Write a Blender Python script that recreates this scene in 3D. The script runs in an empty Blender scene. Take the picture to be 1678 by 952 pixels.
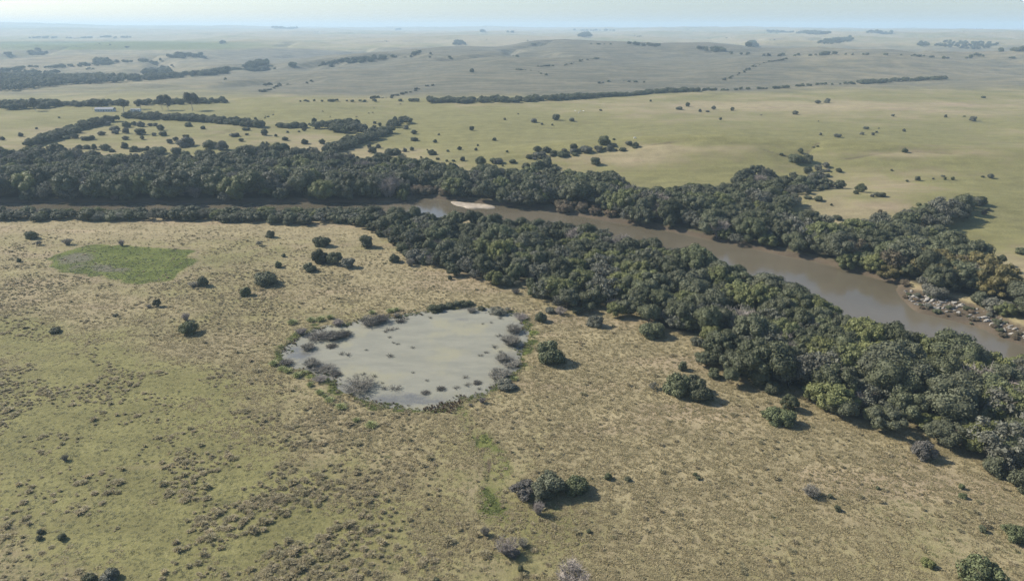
import bpy, math, random
import numpy as np
from mathutils import Vector

R = math.radians
SC = bpy.context.scene
COL = SC.collection
rng = np.random.default_rng(11)
random.seed(5)

# ------------------------------------------------------------------ camera, sky, sun, exposure
H = 100.0                      # drone height above the pasture
PITCH = 20.9                   # degrees below the horizontal
FPX, CX, CY = 1119.0, 839.0, 476.0
TH = R(PITCH)
cam = bpy.data.cameras.new('camera')
cam.sensor_width = 36.0
cam.lens = 36.0 * FPX / 1678.0
cam.clip_start = 1.0
cam.clip_end = 40000.0
cam_o = bpy.data.objects.new('camera', cam)
cam_o.location = (0, 0, H)
cam_o.rotation_euler = (R(90 - PITCH), 0, 0)
COL.objects.link(cam_o)
SC.camera = cam_o

SUN_EL, SUN_ROT = R(37), R(-70)          # sun low on the left, a little beyond the scene
SUN_DIR = Vector((math.sin(SUN_ROT) * math.cos(SUN_EL), math.cos(SUN_ROT) * math.cos(SUN_EL), math.sin(SUN_EL)))
world = bpy.data.worlds.new('World')
SC.world = world
world.use_nodes = True
wn = world.node_tree
sky = wn.nodes.new('ShaderNodeTexSky')
sky.sky_type = 'NISHITA'
sky.sun_disc = False
sky.sun_elevation = SUN_EL
sky.sun_rotation = SUN_ROT % (2 * math.pi)
sky.altitude = 200
sky.air_density = 1.0
sky.dust_density = 1.0
sky.ozone_density = 3.0
wn.links.new(sky.outputs[0], wn.nodes['Background'].inputs[0])
wn.nodes['Background'].inputs[1].default_value = 0.10

sl = bpy.data.lights.new('sun', 'SUN')
sl.energy = 5.0
sl.angle = R(0.53)
sl.color = (1.0, 0.93, 0.81)
so = bpy.data.objects.new('sun', sl)
so.rotation_euler = SUN_DIR.to_track_quat('Z', 'Y').to_euler()
so.location = (-300, 150, 400)
COL.objects.link(so)

SC.view_settings.view_transform = 'Standard'
SC.view_settings.look = 'None'
SC.view_settings.exposure = 0.63
SC.view_settings.gamma = 1.0
SC.render.engine = 'CYCLES'
SC.cycles.max_bounces = 6
SC.cycles.diffuse_bounces = 3
SC.cycles.volume_bounces = 1
SC.cycles.use_denoising = True
SC.cycles.denoiser = 'OPENIMAGEDENOISE'
SC.cycles.denoising_input_passes = 'RGB_ALBEDO_NORMAL'
SC.cycles.denoising_prefilter = 'FAST'
HAZE_DENSITY = 0.000122

# ------------------------------------------------------------------ noise and picture-to-ground helpers
def _hash(ix, iy, seed):
    h = (ix.astype(np.int64) * 374761393 + iy.astype(np.int64) * 668265263 + seed * 2147483647) & 0xFFFFFFFF
    h = ((h ^ (h >> 13)) * 1274126177) & 0xFFFFFFFF
    h = h ^ (h >> 16)
    return (h & 0xFFFFFF) / float(0xFFFFFF)

def vnoise(x, y, seed=0):
    x = np.asarray(x, float); y = np.asarray(y, float)
    ix, iy = np.floor(x), np.floor(y)
    fx, fy = x - ix, y - iy
    fx = fx * fx * (3 - 2 * fx); fy = fy * fy * (3 - 2 * fy)
    a = _hash(ix, iy, seed); b = _hash(ix + 1, iy, seed)
    c = _hash(ix, iy + 1, seed); d = _hash(ix + 1, iy + 1, seed)
    return (a + (b - a) * fx) * (1 - fy) + (c + (d - c) * fx) * fy

def fbm(x, y, wl, seed=0, octv=4, gain=0.5):
    s, amp, tot = 0.0, 1.0, 0.0
    for k in range(octv):
        s = s + amp * vnoise(x / wl + 17.3 * k, y / wl - 9.1 * k, seed + k)
        tot += amp; amp *= gain; wl = wl / 2.03
    return s / tot

def smooth(a, b, x):
    t = np.clip((np.asarray(x, float) - a) / (b - a), 0, 1)
    return t * t * (3 - 2 * t)

def tanp(py):
    return np.tan(TH + np.arctan((np.asarray(py, float) - CY) / FPX))

def flat(px, py, z=0.0):
    """The point of the level plane z seen at a picture point."""
    px = np.asarray(px, float); py = np.asarray(py, float)
    Y = (H - z) / tanp(py)
    d = Y * math.cos(TH) + (H - z) * math.sin(TH)
    return (px - CX) / FPX * d, Y

def proj(x, y, z):
    d = y * math.cos(TH) + (H - z) * math.sin(TH)
    d = np.where(np.abs(d) < 1e-3, 1e-3, d)
    up = y * math.sin(TH) - (H - z) * math.cos(TH)
    return CX + FPX * x / d, CY - FPX * up / d, d

def poly_flat(pts, z=0.0):
    a = np.array(pts, float)
    x, y = flat(a[:, 0], a[:, 1], z)
    return np.stack([x, y], 1)

def inside(poly, x, y):
    x = np.asarray(x, float); y = np.asarray(y, float)
    res = np.zeros(x.shape, bool)
    n = len(poly)
    j = n - 1
    for i in range(n):
        xi, yi = poly[i]; xj, yj = poly[j]
        if yi != yj:
            c = ((yi > y) != (yj > y)) & (x < (xj - xi) * (y - yi) / (yj - yi) + xi)
            res ^= c
        j = i
    return res

def dist_line(pts, x, y, closed=False):
    x = np.asarray(x, float); y = np.asarray(y, float)
    best = np.full(x.shape, 1e9)
    P = list(pts) + ([pts[0]] if closed else [])
    for (ax, ay), (bx, by) in zip(P[:-1], P[1:]):
        dx, dy = bx - ax, by - ay
        L = dx * dx + dy * dy + 1e-9
        t = np.clip(((x - ax) * dx + (y - ay) * dy) / L, 0, 1)
        best = np.minimum(best, np.hypot(x - ax - t * dx, y - ay - t * dy))
    return best

def sdist(poly, x, y):
    """Signed distance to a polygon, negative inside."""
    d = dist_line(poly, x, y, True)
    return np.where(inside(poly, x, y), -d, d)

def chaikin(p, n=2, closed=True):
    p = np.asarray(p, float)
    for _ in range(n):
        q = np.roll(p, -1, 0)
        p = np.stack([0.75 * p + 0.25 * q, 0.25 * p + 0.75 * q], 1).reshape(-1, 2)
    return p

# ------------------------------------------------------------------ outlines read off the photograph, laid on the ground
WATER_Z = -2.2
BANK_FAR = [(-420, 331), (0, 331), (200, 331.5), (400, 332), (560, 331.5), (640, 331), (668, 328), (690, 323), (715, 326), (745, 328),
            (820, 336), (890, 344), (960, 355), (1010, 364), (1080, 375), (1130, 385), (1200, 399), (1290, 419), (1360, 433),
            (1400, 446), (1440, 456), (1474, 466), (1490, 490), (1505, 502), (1560, 515), (1620, 531), (1640, 543), (1678, 556),
            (1760, 590), (1900, 640), (2150, 730)]
BANK_NEAR = [(-420, 350), (560, 350), (620, 354), (700, 360), (760, 363), (850, 371), (960, 383), (1000, 390), (1060, 410), (1120, 430),
             (1180, 446), (1230, 463), (1290, 486), (1330, 500), (1380, 524), (1420, 547), (1470, 556), (1520, 576), (1560, 592),
             (1600, 604), (1678, 614), (1900, 690), (2150, 790)]
RIVER = poly_flat(BANK_FAR + BANK_NEAR[::-1], WATER_Z)
FOREST_NEAR = poly_flat(
    [(-420, 365), (0, 363), (200, 361), (420, 365), (480, 368), (560, 366), (600, 377), (640, 402), (690, 434), (760, 461), (800, 469),
     (866, 471), (868, 492), (905, 519), (950, 516), (1000, 513), (1040, 524), (1062, 545), (1132, 560), (1146, 592), (1180, 630),
     (1240, 640), (1282, 646), (1330, 664), (1348, 692), (1400, 706), (1460, 711), (1510, 706), (1560, 735), (1602, 747), (1612, 767),
     (1640, 796), (1680, 802), (1900, 900), (2150, 960)] + [(x, y + 2) for x, y in BANK_NEAR[::-1]])
FOREST_FAR = poly_flat(
    [(x, y - 1) for x, y in BANK_FAR[:22]] +
    [(1500, 474), (1560, 486), (1620, 505), (1660, 528), (1700, 540), (1900, 600), (2100, 640),
     (1800, 530), (1678, 482), (1645, 466), (1600, 450), (1612, 442), (1642, 436), (1595, 424), (1540, 412), (1488, 404), (1545, 382), (1600, 356),
     (1604, 345), (1560, 352), (1480, 366), (1420, 376), (1370, 382), (1310, 374), (1290, 364), (1310, 348), (1290, 334), (1240, 328),
     (1170, 325), (1120, 324), (1070, 326), (1040, 322), (1012, 303), (960, 297), (912, 290), (850, 290), (830, 293), (760, 287),
     (700, 275), (640, 267), (560, 259), (520, 255), (440, 243), (400, 253), (330, 265), (250, 266), (170, 262), (110, 253),
     (60, 247), (0, 261), (-420, 268)])
RAVINE = poly_flat([(1322, 288), (1356, 284), (1364, 302), (1346, 320), (1330, 332), (1290, 334), (1240, 328), (1255, 312), (1290, 306)])
KNOT = poly_flat([(1188, 302), (1215, 290), (1262, 286), (1286, 297), (1274, 305), (1200, 306)])
ROCKBAR = poly_flat([(1472, 466), (1500, 474), (1560, 486), (1620, 505), (1660, 528), (1700, 540), (1760, 586), (1678, 556), (1640, 543),
                     (1620, 531), (1560, 515), (1505, 502), (1490, 490)])
POND_PX = [(456, 584), (485, 556), (508, 543), (550, 533), (590, 529), (640, 521), (690, 511), (740, 505), (790, 506), (830, 513), (856, 522),
           (862, 545), (857, 570), (850, 595), (838, 614), (800, 640), (770, 655), (720, 666), (660, 669), (620, 661), (580, 646), (545, 624),
           (515, 610), (490, 600), (468, 597)]
POND = chaikin(poly_flat(POND_PX, -0.3), 3)
POND = POND + np.stack([fbm(POND[:, 0], POND[:, 1], 5, 3, 3) - .5, fbm(POND[:, 0], POND[:, 1], 5, 4, 3) - .5], 1) * 4.5
MARSH = chaikin(poly_flat([(75, 426), (110, 412), (150, 403), (200, 401), (250, 406), (300, 408), (318, 416), (315, 431), (300, 452), (270, 463),
                           (220, 464), (170, 458), (140, 452), (100, 441)]), 2)
MARSH_DARK = chaikin(poly_flat([(82, 427), (112, 416), (150, 411), (175, 425), (215, 436), (200, 448), (160, 452), (130, 447), (100, 438)]), 2)
DRAIN = poly_flat([(760, 672), (772, 700), (796, 735), (815, 765), (806, 800), (806, 850)])
RUNNEL = poly_flat([(768, 690), (782, 720), (800, 752), (807, 800), (806, 850), (800, 872)])
TRACK = poly_flat([(150, 772), (260, 764), (380, 756), (470, 745), (560, 725)])
GULLIES = []

# ------------------------------------------------------------------ terrain height
def crest(py, Y):
    return H - Y * float(tanp(py))
COLS = {
    -420: [(600, 0), (900, 5), (1080, -4), (1325, -8), (1700, -8), (2600, 5), (3200, 20), (5000, 40), (8000, 100), (11000, 170)],
    0: [(600, 0), (900, 5.5), (1080, -4), (1325, -8), (1700, -8), (2600, 3), (3200, 19), (5000, 37), (8000, 98), (11000, 168)],
    250: [(620, 0), (950, 5), (1100, -4), (1400, -6), (1750, -8), (2250, -3), (2700, 0), (3500, 26), (5000, 33), (8000, 90), (11000, 146)],
    430: [(650, 0), (1030, 3), (1150, -6), (1400, -4), (2000, 6), (2400, -3), (3200, 20), (5000, 45), (8000, 90), (11000, 140)],
    600: [(650, 0), (1050, 1.5), (1150, -6), (1400, -2), (2400, 25), (2800, -6), (3600, 12), (4400, 32), (5500, 50), (8000, 90), (11000, 127)],
    750: [(650, 0), (1050, 1.5), (1150, -6), (1300, -1), (2000, 24), (2600, 44), (3200, 8), (4400, 40), (6000, 68), (8500, 88), (11000, 112)],
    940: [(650, 0), (1090, 1.5), (1180, -6), (1300, 0), (2000, 32), (2500, 58), (2800, 66), (3500, 18), (4600, 44), (7000, 80), (11000, 107)],
    1140: [(650, 0), (1190, 2.5), (1280, -5), (1400, 0), (2000, 26), (2700, 51), (3400, 12), (4600, 42), (7000, 78), (11000, 98)],
    1300: [(650, 0), (1300, 3), (1400, -3), (1550, 4), (2300, 37), (2800, 12), (3500, 40), (5500, 72), (8000, 82), (11000, 97)],
    1678: [(650, 0), (1540, 6), (1640, 1), (1800, 10), (2200, 34), (2700, 8), (3500, 40), (5500, 76), (8000, 84), (11000, 104)],
    2100: [(650, 0), (1540, 7), (1640, 1), (1800, 10), (2200, 34), (2700, 9), (3500, 41), (5500, 76), (8000, 84), (11000, 104)],
}
YS = np.concatenate([[-400.0], np.geomspace(300, 16000, 260)])
def _pchip(xs, ys, xq):
    xs = np.array(xs, float); ys = np.array(ys, float)
    h = np.diff(xs); d = np.diff(ys) / h
    m = np.zeros_like(ys)
    for i in range(1, len(xs) - 1):
        if d[i - 1] * d[i] > 0:
            m[i] = 2 * d[i - 1] * d[i] / (d[i - 1] + d[i])
    k = np.clip(np.searchsorted(xs, xq) - 1, 0, len(xs) - 2)
    t = np.clip((xq - xs[k]) / h[k], 0, 1)
    return ((1 + 2 * t) * (1 - t) ** 2 * ys[k] + t * (1 - t) ** 2 * h[k] * m[k] + t * t * (3 - 2 * t) * ys[k + 1] + t * t * (t - 1) * h[k] * m[k + 1])
PXS = np.array(sorted(COLS), float)
TAB = np.stack([_pchip(*zip(*([(-400, 0), (300, 0)] + COLS[int(p)] + [(16000, COLS[int(p)][-1][1] - 20)])), YS) for p in PXS])

def far_height(x, y):
    px = CX + FPX * x / np.maximum(y * math.cos(TH) + H * math.sin(TH), 200)
    px = np.clip(px, PXS[0], PXS[-1])
    ky = np.clip(np.searchsorted(YS, y) - 1, 0, len(YS) - 2)
    ty = np.clip((y - YS[ky]) / (YS[ky + 1] - YS[ky]), 0, 1)
    row = TAB[:, ky] * (1 - ty) + TAB[:, ky + 1] * ty                # columns x points
    kx = np.clip(np.searchsorted(PXS, px) - 1, 0, len(PXS) - 2)
    tx = (px - PXS[kx]) / (PXS[kx + 1] - PXS[kx])
    tx = tx * tx * (3 - 2 * tx)
    n = np.arange(len(px))
    return row[kx, n] * (1 - tx) + row[kx + 1, n] * tx

def drainage(x, y):
    """Winding lines where water gathers on the far slopes."""
    r = 1 - np.abs(2 * fbm(x, y, 760, 95, 4) - 1)
    return smooth(.90, 1.0, r) * smooth(1250, 1700, y) * (1 - .5 * smooth(5000, 9000, y))

KNOLLS = []
for (kp, kq, rx, ry, a) in ((1140, 258, 150, 50, 16.0), (1570, 268, 150, 48, 13.0), (1440, 335, 90, 38, 7.0), (700, 205, 140, 80, 3.0), (1260, 215, 160, 90, 4),
                            (960, 215, 100, 60, -2.5), (1330, 285, 40, 90, -3.0), (300, 225, 120, 60, 3.0), (60, 205, 120, 60, 3.0)):
    kx_, ky_ = flat(kp, kq)
    KNOLLS.append((float(kx_), float(ky_), rx, ry, a))

def height(x, y):
    x = np.atleast_1d(np.asarray(x, float)); y = np.atleast_1d(np.asarray(y, float))
    z = far_height(x, y)
    far = smooth(420, 1200, y)
    z = z + far * (fbm(x, y, 420, 3, 3) - 0.5) * (7.0 + 26.0 * smooth(1300, 1900, y)) + smooth(1200, 1700, y) * (fbm(x, y, 210, 13, 3) - 0.5) * 19.0 + smooth(1800, 5000, y) * (fbm(x, y, 1500, 8, 3) - 0.5) * 46.0
    z = z + smooth(5500, 9000, y) * (fbm(x, y, 2600, 18, 3) - 0.5) * 90.0
    z = z + smooth(450, 560, y) * (1 - smooth(1000, 1400, y)) * (fbm(x, y, 150, 27, 3) - 0.5) * 8.0
    z = z - 18.0 * drainage(x, y)
    for (a, b, rx, ry, amp) in KNOLLS:
        z = z + amp * np.exp(-((x - a) / rx) ** 2 - ((y - b) / ry) ** 2)
    near = (1 - smooth(600, 900, y))
    z = z + near * ((fbm(x, y, 60, 21, 3) - 0.5) * 0.7)
    m = (y > 90) & (y < 640)
    if m.any():
        xs, ys = x[m], y[m]
        d = sdist(RIVER, xs, ys)
        z[m] = np.where(d < 14, z[m] * smooth(0, 14, d) + (-4.2) * (1 - smooth(-7, 5, d)), z[m])
        d = sdist(ROCKBAR, xs, ys)
        bar = 1 - smooth(-1, 4, d)
        z[m] = z[m] * (1 - bar) + bar * (-1.9 + 0.9 * fbm(xs, ys, 7, 5, 3))
    m = (y > 130) & (y < 300)
    if m.any():
        xs, ys = x[m], y[m]
        d = sdist(POND, xs, ys)
        z[m] = z[m] * smooth(0, 12, d) - 0.75 * (1 - smooth(-1.5, 2.5, d))
        d = dist_line(RUNNEL, xs, ys)
        z[m] -= 0.35 * np.exp(-(d / 0.9) ** 2)
    m = (y > 480) & (y < 1000)
    if m.any():
        for g in GULLIES:
            z[m] -= 1.1 * np.exp(-(dist_line(g, x[m], y[m]) / 4.0) ** 2)
    return z

YR = np.geomspace(70, 15000, 1500)
def hit(px, py):
    """Where the sight line through a picture point meets the land."""
    px = np.atleast_1d(np.asarray(px, float)); py = np.atleast_1d(np.asarray(py, float))
    ox, oy, oz = np.zeros(len(px)), np.zeros(len(px)), np.zeros(len(px))
    for i in range(len(px)):
        zr = H - YR * float(tanp(py[i]))
        xr = (px[i] - CX) / FPX * (YR * math.cos(TH) + (H - zr) * math.sin(TH))
        hr = height(xr, YR)
        k = np.argmax(zr < hr)
        if not (zr < hr).any():
            k = len(YR) - 1
        if k > 0:
            a, b = (zr - hr)[k - 1], (zr - hr)[k]
            t = a / (a - b) if a > 0 > b else 1.0
            ox[i] = xr[k - 1] + (xr[k] - xr[k - 1]) * t
            oy[i] = YR[k - 1] + (YR[k] - YR[k - 1]) * t
        else:
            ox[i], oy[i] = xr[k], YR[k]
    return ox, oy, height(ox, oy)

def on_land(g):
    a = np.array(g, float)
    return np.stack(hit(a[:, 0], a[:, 1])[:2], 1)
GULLIES_ = [on_land(g) for g in (
    [(826, 262), (850, 259), (880, 258), (940, 251), (1000, 247), (1045, 240), (1080, 234), (1140, 229)],
    [(1255, 245), (1300, 258), (1322, 250), (1342, 233)], [(1390, 259), (1430, 252), (1482, 247), (1560, 250)],
    [(355, 222), (372, 217), (388, 212)], [(430, 196), (440, 190), (450, 184)])]
TRAILS = [on_land(g) for g in ([(1218, 328), (1300, 330), (1380, 322), (1440, 316)], [(1000, 205), (1150, 200), (1300, 205), (1500, 200)],
                                 [(1330, 340), (1420, 330), (1500, 322), (1678, 318)])]
GULLIES.extend(GULLIES_)

FARLINES_PX = [[(680, 150), (690, 144), (722, 139)], [(600, 166), (650, 156), (684, 150)], [(830, 112), (880, 118), (895, 124)], [(870, 110), (930, 107), (985, 97)],
               [(1186, 132), (1212, 122), (1238, 108), (1292, 97)], [(980, 137), (1010, 133), (1060, 136)], [(1120, 170), (1150, 162), (1190, 152)], [(418, 155), (440, 148), (480, 135)],
               [(160, 165), (180, 155), (215, 140)], [(1600, 118), (1625, 112), (1660, 125)], [(1378, 188), (1452, 190)], [(1118, 181), (1210, 184), (1330, 186)]]
FARLINES = []
for g_l in FARLINES_PX:
    a_ = np.array(g_l, float)
    t_l = np.linspace(0, len(a_) - 1, 3 * len(a_))
    qx, qy, qz = hit(np.interp(t_l, np.arange(len(a_)), a_[:, 0]), np.interp(t_l, np.arange(len(a_)), a_[:, 1]))
    FARLINES.append(np.stack([qx, qy], 1))

# ------------------------------------------------------------------ objects and tags
def tag(o, label=None, cat=None, group=None, kind=None):
    if label: o['label'] = label
    if cat: o['category'] = cat
    if group: o['group'] = group
    if kind: o['kind'] = kind
    return o

def link(o, parent=None):
    COL.objects.link(o)
    if parent is not None:
        o.parent = parent
    return o

def empty(name, loc, rz=0.0, scale=(1, 1, 1)):
    o = bpy.data.objects.new(name, None)
    o.empty_display_size = 0.5
    o.location = loc; o.rotation_euler = (0, 0, rz); o.scale = scale
    return link(o)

def mesh_np(name, V, F, mats=(), mat_idx=None, leaf=None, smooth_sh=False):
    """A mesh from numpy vertices and equal-sided faces (or a list of such face arrays)."""
    me = bpy.data.meshes.new(name)
    Fs = F if isinstance(F, list) else [F]
    Fs = [np.asarray(f, np.int32) for f in Fs if len(f)]
    V = np.asarray(V, np.float32)
    me.vertices.add(len(V)); me.vertices.foreach_set('co', V.ravel())
    loops = np.concatenate([f.ravel() for f in Fs])
    sizes = np.concatenate([np.full(len(f), f.shape[1], np.int32) for f in Fs])
    starts = np.concatenate([[0], np.cumsum(sizes)[:-1]]).astype(np.int32)
    me.loops.add(len(loops)); me.loops.foreach_set('vertex_index', loops)
    me.polygons.add(len(sizes)); me.polygons.foreach_set('loop_start', starts)
    for m in mats: me.materials.append(m)
    if mat_idx is not None:
        me.polygons.foreach_set('material_index', np.asarray(mat_idx, np.int32))
    if leaf is not None:
        at = me.attributes.new('leaf_tone', 'FLOAT', 'FACE')
        at.data.foreach_set('value', np.asarray(leaf, np.float32))
    me.update(calc_edges=True)
    me.polygons.foreach_set('use_smooth', np.full(len(sizes), smooth_sh, bool))
    me.validate()
    return me

def obj(name, me, parent=None, loc=(0, 0, 0), rz=0.0, scale=(1, 1, 1), mat=None):
    o = bpy.data.objects.new(name, me)
    o.location = loc; o.rotation_euler = (0, 0, rz); o.scale = scale
    link(o, parent)
    if mat is not None:
        set_mat(o, mat)
    return o

def set_mat(o, mat):
    if o.data and len(o.material_slots):
        o.material_slots[0].link = 'OBJECT'
        o.material_slots[0].material = mat

# ------------------------------------------------------------------ materials
def new_mat(name):
    m = bpy.data.materials.new(name)
    m.use_nodes = True
    return m, m.node_tree.nodes, m.node_tree.links, m.node_tree.nodes['Principled BSDF']

def mixc(n, l, fac, a, b, blend='MIX'):
    x = n.new('ShaderNodeMix'); x.data_type = 'RGBA'; x.blend_type = blend
    for s, v in ((0, fac), (6, a), (7, b)):
        if hasattr(v, 'is_linked') or isinstance(v, bpy.types.NodeSocket):
            l.new(v, x.inputs[s])
        elif s == 0:
            x.inputs[s].default_value = v
        else:
            x.inputs[s].default_value = (*v, 1.0)
    return x.outputs[2]

def ramp(n, l, src, a, b, lo=0.0, hi=1.0):
    r = n.new('ShaderNodeMapRange')
    r.interpolation_type = 'SMOOTHSTEP'
    l.new(src, r.inputs[0])
    for i, v in enumerate((a, b, lo, hi)):
        r.inputs[i + 1].default_value = v
    return r.outputs[0]

def mth(n, l, op, a, b=None):
    m = n.new('ShaderNodeMath'); m.operation = op
    for i, v in enumerate((a, b)):
        if v is None: continue
        if isinstance(v, bpy.types.NodeSocket): l.new(v, m.inputs[i])
        else: m.inputs[i].default_value = v
    return m.outputs[0]

def noise(n, l, co, scale, detail=3, rough=0.55):
    t = n.new('ShaderNodeTexNoise')
    t.inputs['Scale'].default_value = scale
    t.inputs['Detail'].default_value = detail
    t.inputs['Roughness'].default_value = rough
    if co is not None: l.new(co, t.inputs['Vector'])
    return t.outputs[0]

def foliage(name, col, vary=0.25, hue_col=None, transl=0.10, tone=0.42, rough=0.6):
    """Leaf colour that differs from plant to plant (random) and from leaf to leaf (leaf_tone)."""
    m, n, l, b = new_mat(name)
    oi = n.new('ShaderNodeObjectInfo')
    at = n.new('ShaderNodeAttribute'); at.attribute_name = 'leaf_tone'
    c = mixc(n, l, oi.outputs['Random'], tuple(v * (1 - vary) for v in col), tuple(v * (1 + vary) for v in col))
    if hue_col:
        r2 = mth(n, l, 'FRACT', mth(n, l, 'MULTIPLY', oi.outputs['Random'], 37.7))
        c = mixc(n, l, mth(n, l, 'MULTIPLY', r2, 0.75), c, hue_col)
    hs = n.new('ShaderNodeHueSaturation')
    l.new(c, hs.inputs['Color'])
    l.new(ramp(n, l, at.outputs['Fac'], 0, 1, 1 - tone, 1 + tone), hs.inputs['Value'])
    b.inputs['Roughness'].default_value = rough
    b.inputs['Specular IOR Level'].default_value = 0.25
    l.new(hs.outputs[0], b.inputs['Base Color'])
    if transl > 0:
        tr = n.new('ShaderNodeBsdfTranslucent')
        l.new(hs.outputs[0], tr.inputs['Color'])
        mx = n.new('ShaderNodeMixShader'); mx.inputs[0].default_value = transl
        l.new(b.outputs[0], mx.inputs[1]); l.new(tr.outputs[0], mx.inputs[2])
        l.new(mx.outputs[0], n['Material Output'].inputs[0])
    return m

def simple(name, col, rough=0.8, nscale=None, amt=0.3, spec=0.3, bump=0.0):
    m, n, l, b = new_mat(name)
    b.inputs['Roughness'].default_value = rough
    b.inputs['Specular IOR Level'].default_value = spec
    if nscale:
        g = n.new('ShaderNodeNewGeometry')
        f = noise(n, l, g.outputs['Position'], nscale, 4)
        c = mixc(n, l, ramp(n, l, f, 0.3, 0.7), tuple(v * (1 - amt) for v in col), tuple(v * (1 + amt) for v in col))
        l.new(c, b.inputs['Base Color'])
        if bump:
            bp = n.new('ShaderNodeBump'); bp.inputs['Strength'].default_value = 0.6; bp.inputs['Distance'].default_value = bump
            l.new(f, bp.inputs['Height']); l.new(bp.outputs[0], b.inputs['Normal'])
    else:
        b.inputs['Base Color'].default_value = (*col, 1)
    return m

M = {}
M['dark'] = foliage('dark_leaves', (0.094, 0.104, 0.050), 0.42, (0.122, 0.126, 0.080))
M['olive'] = foliage('yellow_green_leaves', (0.165, 0.172, 0.062), 0.22, (0.130, 0.145, 0.062))
M['grey'] = foliage('grey_green_leaves', (0.150, 0.146, 0.112), 0.22, (0.125, 0.132, 0.090))
M['rust'] = foliage('rust_leaves', (0.150, 0.112, 0.070), 0.25, (0.120, 0.105, 0.065))
M['ochre'] = foliage('ochre_leaves', (0.155, 0.132, 0.052), 0.2)
M['gum'] = foliage('gum_leaves', (0.055, 0.062, 0.042), 0.2)
M['feather'] = foliage('feathery_leaves', (0.105, 0.120, 0.055), 0.15)
M['twig'] = foliage('dead_twigs', (0.200, 0.186, 0.152), 0.2, None, 0.0, 0.35, 0.9)
M['twig_pale'] = foliage('pale_twigs', (0.27, 0.235, 0.205), 0.15, None, 0.0, 0.35, 0.9)
M['twig_dark'] = foliage('dark_twigs', (0.110, 0.102, 0.088), 0.2, None, 0.0, 0.4, 0.9)
M['reed_brown'] = foliage('brown_reeds', (0.130, 0.088, 0.055), 0.35, None, 0.1, 0.45)
M['sedge'] = foliage('pale_green_sedge', (0.215, 0.235, 0.095), 0.15, None, 0.15, 0.3)
M['lush'] = foliage('lush_grass', (0.110, 0.134, 0.036), 0.15, (0.13, 0.145, 0.045), 0.15, 0.3)
M['straw'] = foliage('straw_grass', (0.385, 0.325, 0.190), 0.15, (0.315, 0.280, 0.152), 0.45, 0.35)
M['green_grass'] = foliage('green_grass', (0.220, 0.218, 0.100), 0.2, (0.27, 0.25, 0.125), 0.40, 0.35)
M['tussock'] = foliage('tussock_blades', (0.400, 0.340, 0.215), 0.22, (0.290, 0.270, 0.150), 0.40, 0.4)
M['bark'] = simple('bark', (0.11, 0.09, 0.07), 0.9, 3.0, 0.4)
M['bark_pale'] = simple('pale_bark', (0.28, 0.25, 0.21), 0.9, 2.0, 0.3)
M['rock'] = simple('rock', (0.27, 0.25, 0.215), 0.85, 1.2, 0.35, 0.3, 0.15)
M['sand'] = simple('sand', (0.32, 0.275, 0.215), 0.9, 0.25, 0.25, 0.2, 0.05)
M['wall'] = simple('blue_white_wall', (0.40, 0.46, 0.52), 0.8, 1.5, 0.1)
M['roof'] = simple('grey_roof', (0.20, 0.21, 0.23), 0.7, 0.8, 0.2)
M['shed'] = simple('white_wall', (0.75, 0.74, 0.70), 0.8, 1.5, 0.08)
M['door'] = simple('dark_door', (0.06, 0.06, 0.07), 0.6)
M['glass'] = simple('window_glass', (0.03, 0.04, 0.05), 0.1, None, 0, 0.5)
M['cow_white'] = simple('white_hide', (0.70, 0.66, 0.60), 0.8, 1.2, 0.2)
M['cow_dark'] = simple('dark_hide', (0.05, 0.04, 0.035), 0.8, 1.2, 0.2)

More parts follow.
